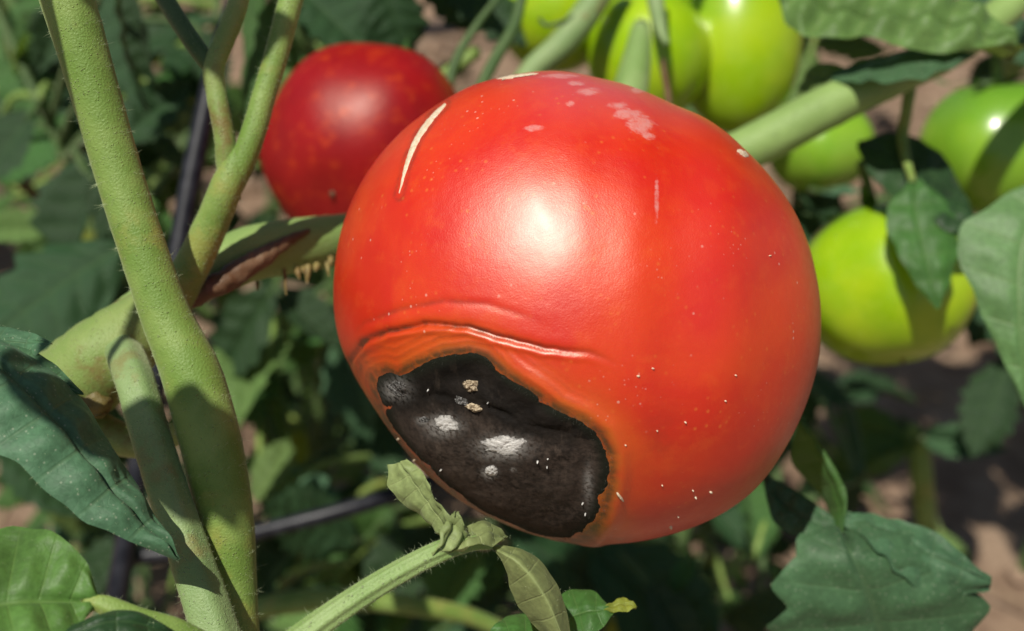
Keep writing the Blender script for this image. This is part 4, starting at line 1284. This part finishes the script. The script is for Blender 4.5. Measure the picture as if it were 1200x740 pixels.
LIT = [(320, 440, .42, .03), (50, 70, .41, .03), (190, 70, .46, .03), (100, 300, .44, .02), (560, 690, .35, .03), (20, 265, .36, .03), (400, 520, .42, .02), (1075, 545, .42, .03), (1140, 180, .345, .03), (420, 150, .28, .03), (812, 50, .31, .045), (673, 340, .185, .045), (1035, 385, .29, .022), (930, 150, .275, .02), (1000, 20, .275, .03), (1120, 35, .273, .03), (215, 380, .192, .015), (1160, 380, .255, .02)]


def shades_lit(p, margin, skip=()):
    for x, y, d, r in LIT:
        if (x, y) in skip: continue
        q = p - P(x, y, d)
        if q @ SUN > 0 and np.linalg.norm(q - SUN * (q @ SUN)) < r + margin: return True
    return False


# upper foliage added to the plants, unseen over the picture, to cast dappled shade
def canopy(pd, spots, seed, key="dg"):
    r = np.random.default_rng(seed)
    root, cs = pd
    for k, (x, y, d) in enumerate(spots):
        p1 = C3(x, y, d)
        q = cs[np.argmin(np.linalg.norm(cs - p1, axis=1))]
        if shades_lit(p1, .05) or any(shades_lit(q + (p1 - q) * f, .03) for f in (.25, .5, .75)): continue
        compound(root, q, p1, key[k % len(key)], r, .062, 2, .015)


rc = np.random.default_rng(5)
canopy(left, [(rc.uniform(-.30, -.05), rc.uniform(.15, .26), rc.uniform(.26, .52)) for _ in range(11)], 31)
canopy(mid, [(rc.uniform(-.12, .03), rc.uniform(.13, .22), rc.uniform(.27, .50)) for _ in range(6)], 32)
canopy(right, [(rc.uniform(.10, .34), rc.uniform(.15, .24), rc.uniform(.30, .46)) for _ in range(12)], 33)


def shade_leaf(root, x0, y0, x1, y1, d, t, key="g", ws=1.0, var=0, src=None, tilt=0.0, force=False):
    """A leaf added unseen above the picture for its shade, t metres towards the sun from the spot it shades, on a rachis from the plant."""
    # high enough to be clear of the view
    t = max(t, *((.2745 * d + .075 - (370 - y) * K * d) / .80 for y in (y0, y1)))
    b, e = P(x0, y0, d) + SUN * t, P(x1, y1, d) + SUN * t
    q = P(*src) if src else P(28, -150, .19)
    if d > .35 and (shades_lit((b + e) / 2, np.linalg.norm(e - b) * .35, ((1160, 380),) if force else ()) or any(shades_lit(q + (b - q) * f + np.array([0, 0, .015]), .012) for f in (.25, .5, .75, .9))): return
    m = (q + b) / 2 + np.array([0, 0, .02])
    V, F, N = tube([np.append(q, .0016), np.append(m, .0013), np.append(b, .001)], 14, 7, .05)
    lf = mk("leaf", V, F, M_STEM, root)
    n = SUN + RT * tilt
    place_leaflet(lf, b, e, n / np.linalg.norm(n), key, var, wscale=ws)


shade_leaf(plant, 95, 525, 345, 560, .197, .2, ws=1.1, var=0)  # added out of view, to shade the lower stem and petiole
shade_leaf(plant, -20, 10, 380, 30, .21, .19, ws=.75, var=1)
rf = np.random.default_rng(77)
for k in range(46):
    x, y, d = rf.uniform(-20, 480), rf.uniform(330, 760), rf.uniform(.36, .58)
    if 150 < x < 300 and y < 700 and k % 2: x += 150
    a = rf.uniform(0, 6.28); L = rf.uniform(70, 150) * .4 / d
    hang(mid if x > 200 else left, [(x, y, d, x + math.cos(a) * L, y + math.sin(a) * L, d - rf.uniform(-.02, .04), rf.uniform(-35, 35), "dgdtdgpd"[k % 8], rf.uniform(.8, 1.2))], rf)
for k in range(34):
    x, y, d = rf.uniform(-20, 480), rf.uniform(-40, 330), rf.uniform(.40, .62)
    a = rf.uniform(0, 6.28); L = rf.uniform(70, 150) * .4 / d
    hang(mid if x > 260 else left, [(x, y, d, x + math.cos(a) * L, y + math.sin(a) * L, d - rf.uniform(-.02, .04), rf.uniform(-35, 35), "ddgdtddp"[k % 8], rf.uniform(.8, 1.2))], rf)
for k in range(22):
    x, y, d = rf.uniform(480, 930), rf.uniform(600, 760), rf.uniform(.38, .56)
    a = rf.uniform(0, 6.28); L = rf.uniform(70, 140) * .4 / d
    hang(low, [(x, y, d, x + math.cos(a) * L, y + math.sin(a) * L, d - rf.uniform(-.02, .04), rf.uniform(-35, 35), "ddgdtd"[k % 6], rf.uniform(.8, 1.2))], rf)
for k in range(12):
    x, y, d = rf.uniform(890, 1010), rf.uniform(400, 560), rf.uniform(.42, .56)
    a = rf.uniform(0, 6.28); L = rf.uniform(60, 120) * .4 / d
    hang(low, [(x, y, d, x + math.cos(a) * L, y + math.sin(a) * L, d, rf.uniform(-35, 35), "ddgd"[k % 4], 1.0)], rf)
canopy(right, [(rf.uniform(.05, .34), rf.uniform(.2, .3), rf.uniform(.16, .34)) for _ in range(12)], 35)
canopy(left, [(rf.uniform(-.34, -.1), rf.uniform(.16, .24), rf.uniform(.24, .5)) for _ in range(6)], 36)

rs = np.random.default_rng(99)
for k in range(5):
    shade_leaf(plant if k % 2 else left[0], *(lambda x, y, a, L: (x, y, x + math.cos(a) * L, y + math.sin(a) * L))(rs.uniform(-60, 480), rs.uniform(380, 760), rs.uniform(0, 6.28), 130),
               rs.uniform(.38, .58), rs.uniform(.24, .32), "dg"[k % 2], 1.2, k, src=(60, -160, .42))
for k in range(4):
    shade_leaf(left[0], *(lambda x, y, a, L: (x, y, x + math.cos(a) * L, y + math.sin(a) * L))(rs.uniform(-60, 420), rs.uniform(0, 330), rs.uniform(0, 6.28), 150),
               rs.uniform(.38, .5), rs.uniform(.2, .26), "dg"[k % 2], 1.2, k, src=(60, -160, .42))
for k in range(18):
    shade_leaf(right[0], *(lambda x, y, a, L: (x, y, x + math.cos(a) * L, y + math.sin(a) * L))(rs.uniform(1060, 1260), rs.uniform(520, 740), rs.uniform(0, 6.28), 130),
               rs.uniform(.52, .62), rs.uniform(.40, .46), "dg"[k % 2], 1.25, k, src=(1170, -180, .46), force=True)

rg = np.random.default_rng(123)
for k in range(44):
    x, y, d = rg.uniform(-30, 470), (rg.uniform(340, 700) if k % 2 else rg.uniform(-20, 340)), rg.uniform(.44, .68)
    a = rg.uniform(0, 6.28); L = rg.uniform(60, 120) * .45 / d
    hang(mid if x > 230 else left, [(x, y, d, x + math.cos(a) * L, y + math.sin(a) * L, d - rg.uniform(-.02, .04), rg.uniform(-40, 40), "gpgtgygg"[k % 8], rg.uniform(.8, 1.1))], rg)

rh = np.random.default_rng(321)
for k in range(36):
    x, y = ((rh.uniform(255, 470), rh.uniform(350, 640)), (rh.uniform(-20, 240), rh.uniform(20, 380)), (rh.uniform(600, 900), rh.uniform(640, 740)))[k % 3]
    d = rh.uniform(.38, .56)
    a = rh.uniform(0, 6.28); L = rh.uniform(45, 95) * .42 / d
    hang(mid if k % 3 == 0 else left if k % 3 == 1 else low, [(x, y, d, x + math.cos(a) * L, y + math.sin(a) * L, d - rh.uniform(-.02, .03), rh.uniform(-40, 40), "ggtpgyg"[k % 7], rh.uniform(.7, 1.0))], rh)

ri = np.random.default_rng(555)
for k in range(66):
    x, y = ((rh.uniform(240, 480), rh.uniform(340, 740)), (rh.uniform(-20, 240), rh.uniform(0, 400)), (rh.uniform(560, 930), rh.uniform(640, 740)), (rh.uniform(-20, 130), rh.uniform(400, 720)))[k % 4]
    d = ri.uniform(.36, .54)
    a = ri.uniform(0, 6.28); L = ri.uniform(40, 90) * .42 / d
    hang((mid, left, low, left)[k % 4], [(x, y, d, x + math.cos(a) * L, y + math.sin(a) * L, d - ri.uniform(-.02, .03), ri.uniform(-40, 40), "gdgtpgdg"[k % 8], ri.uniform(.6, 1.0))], ri)
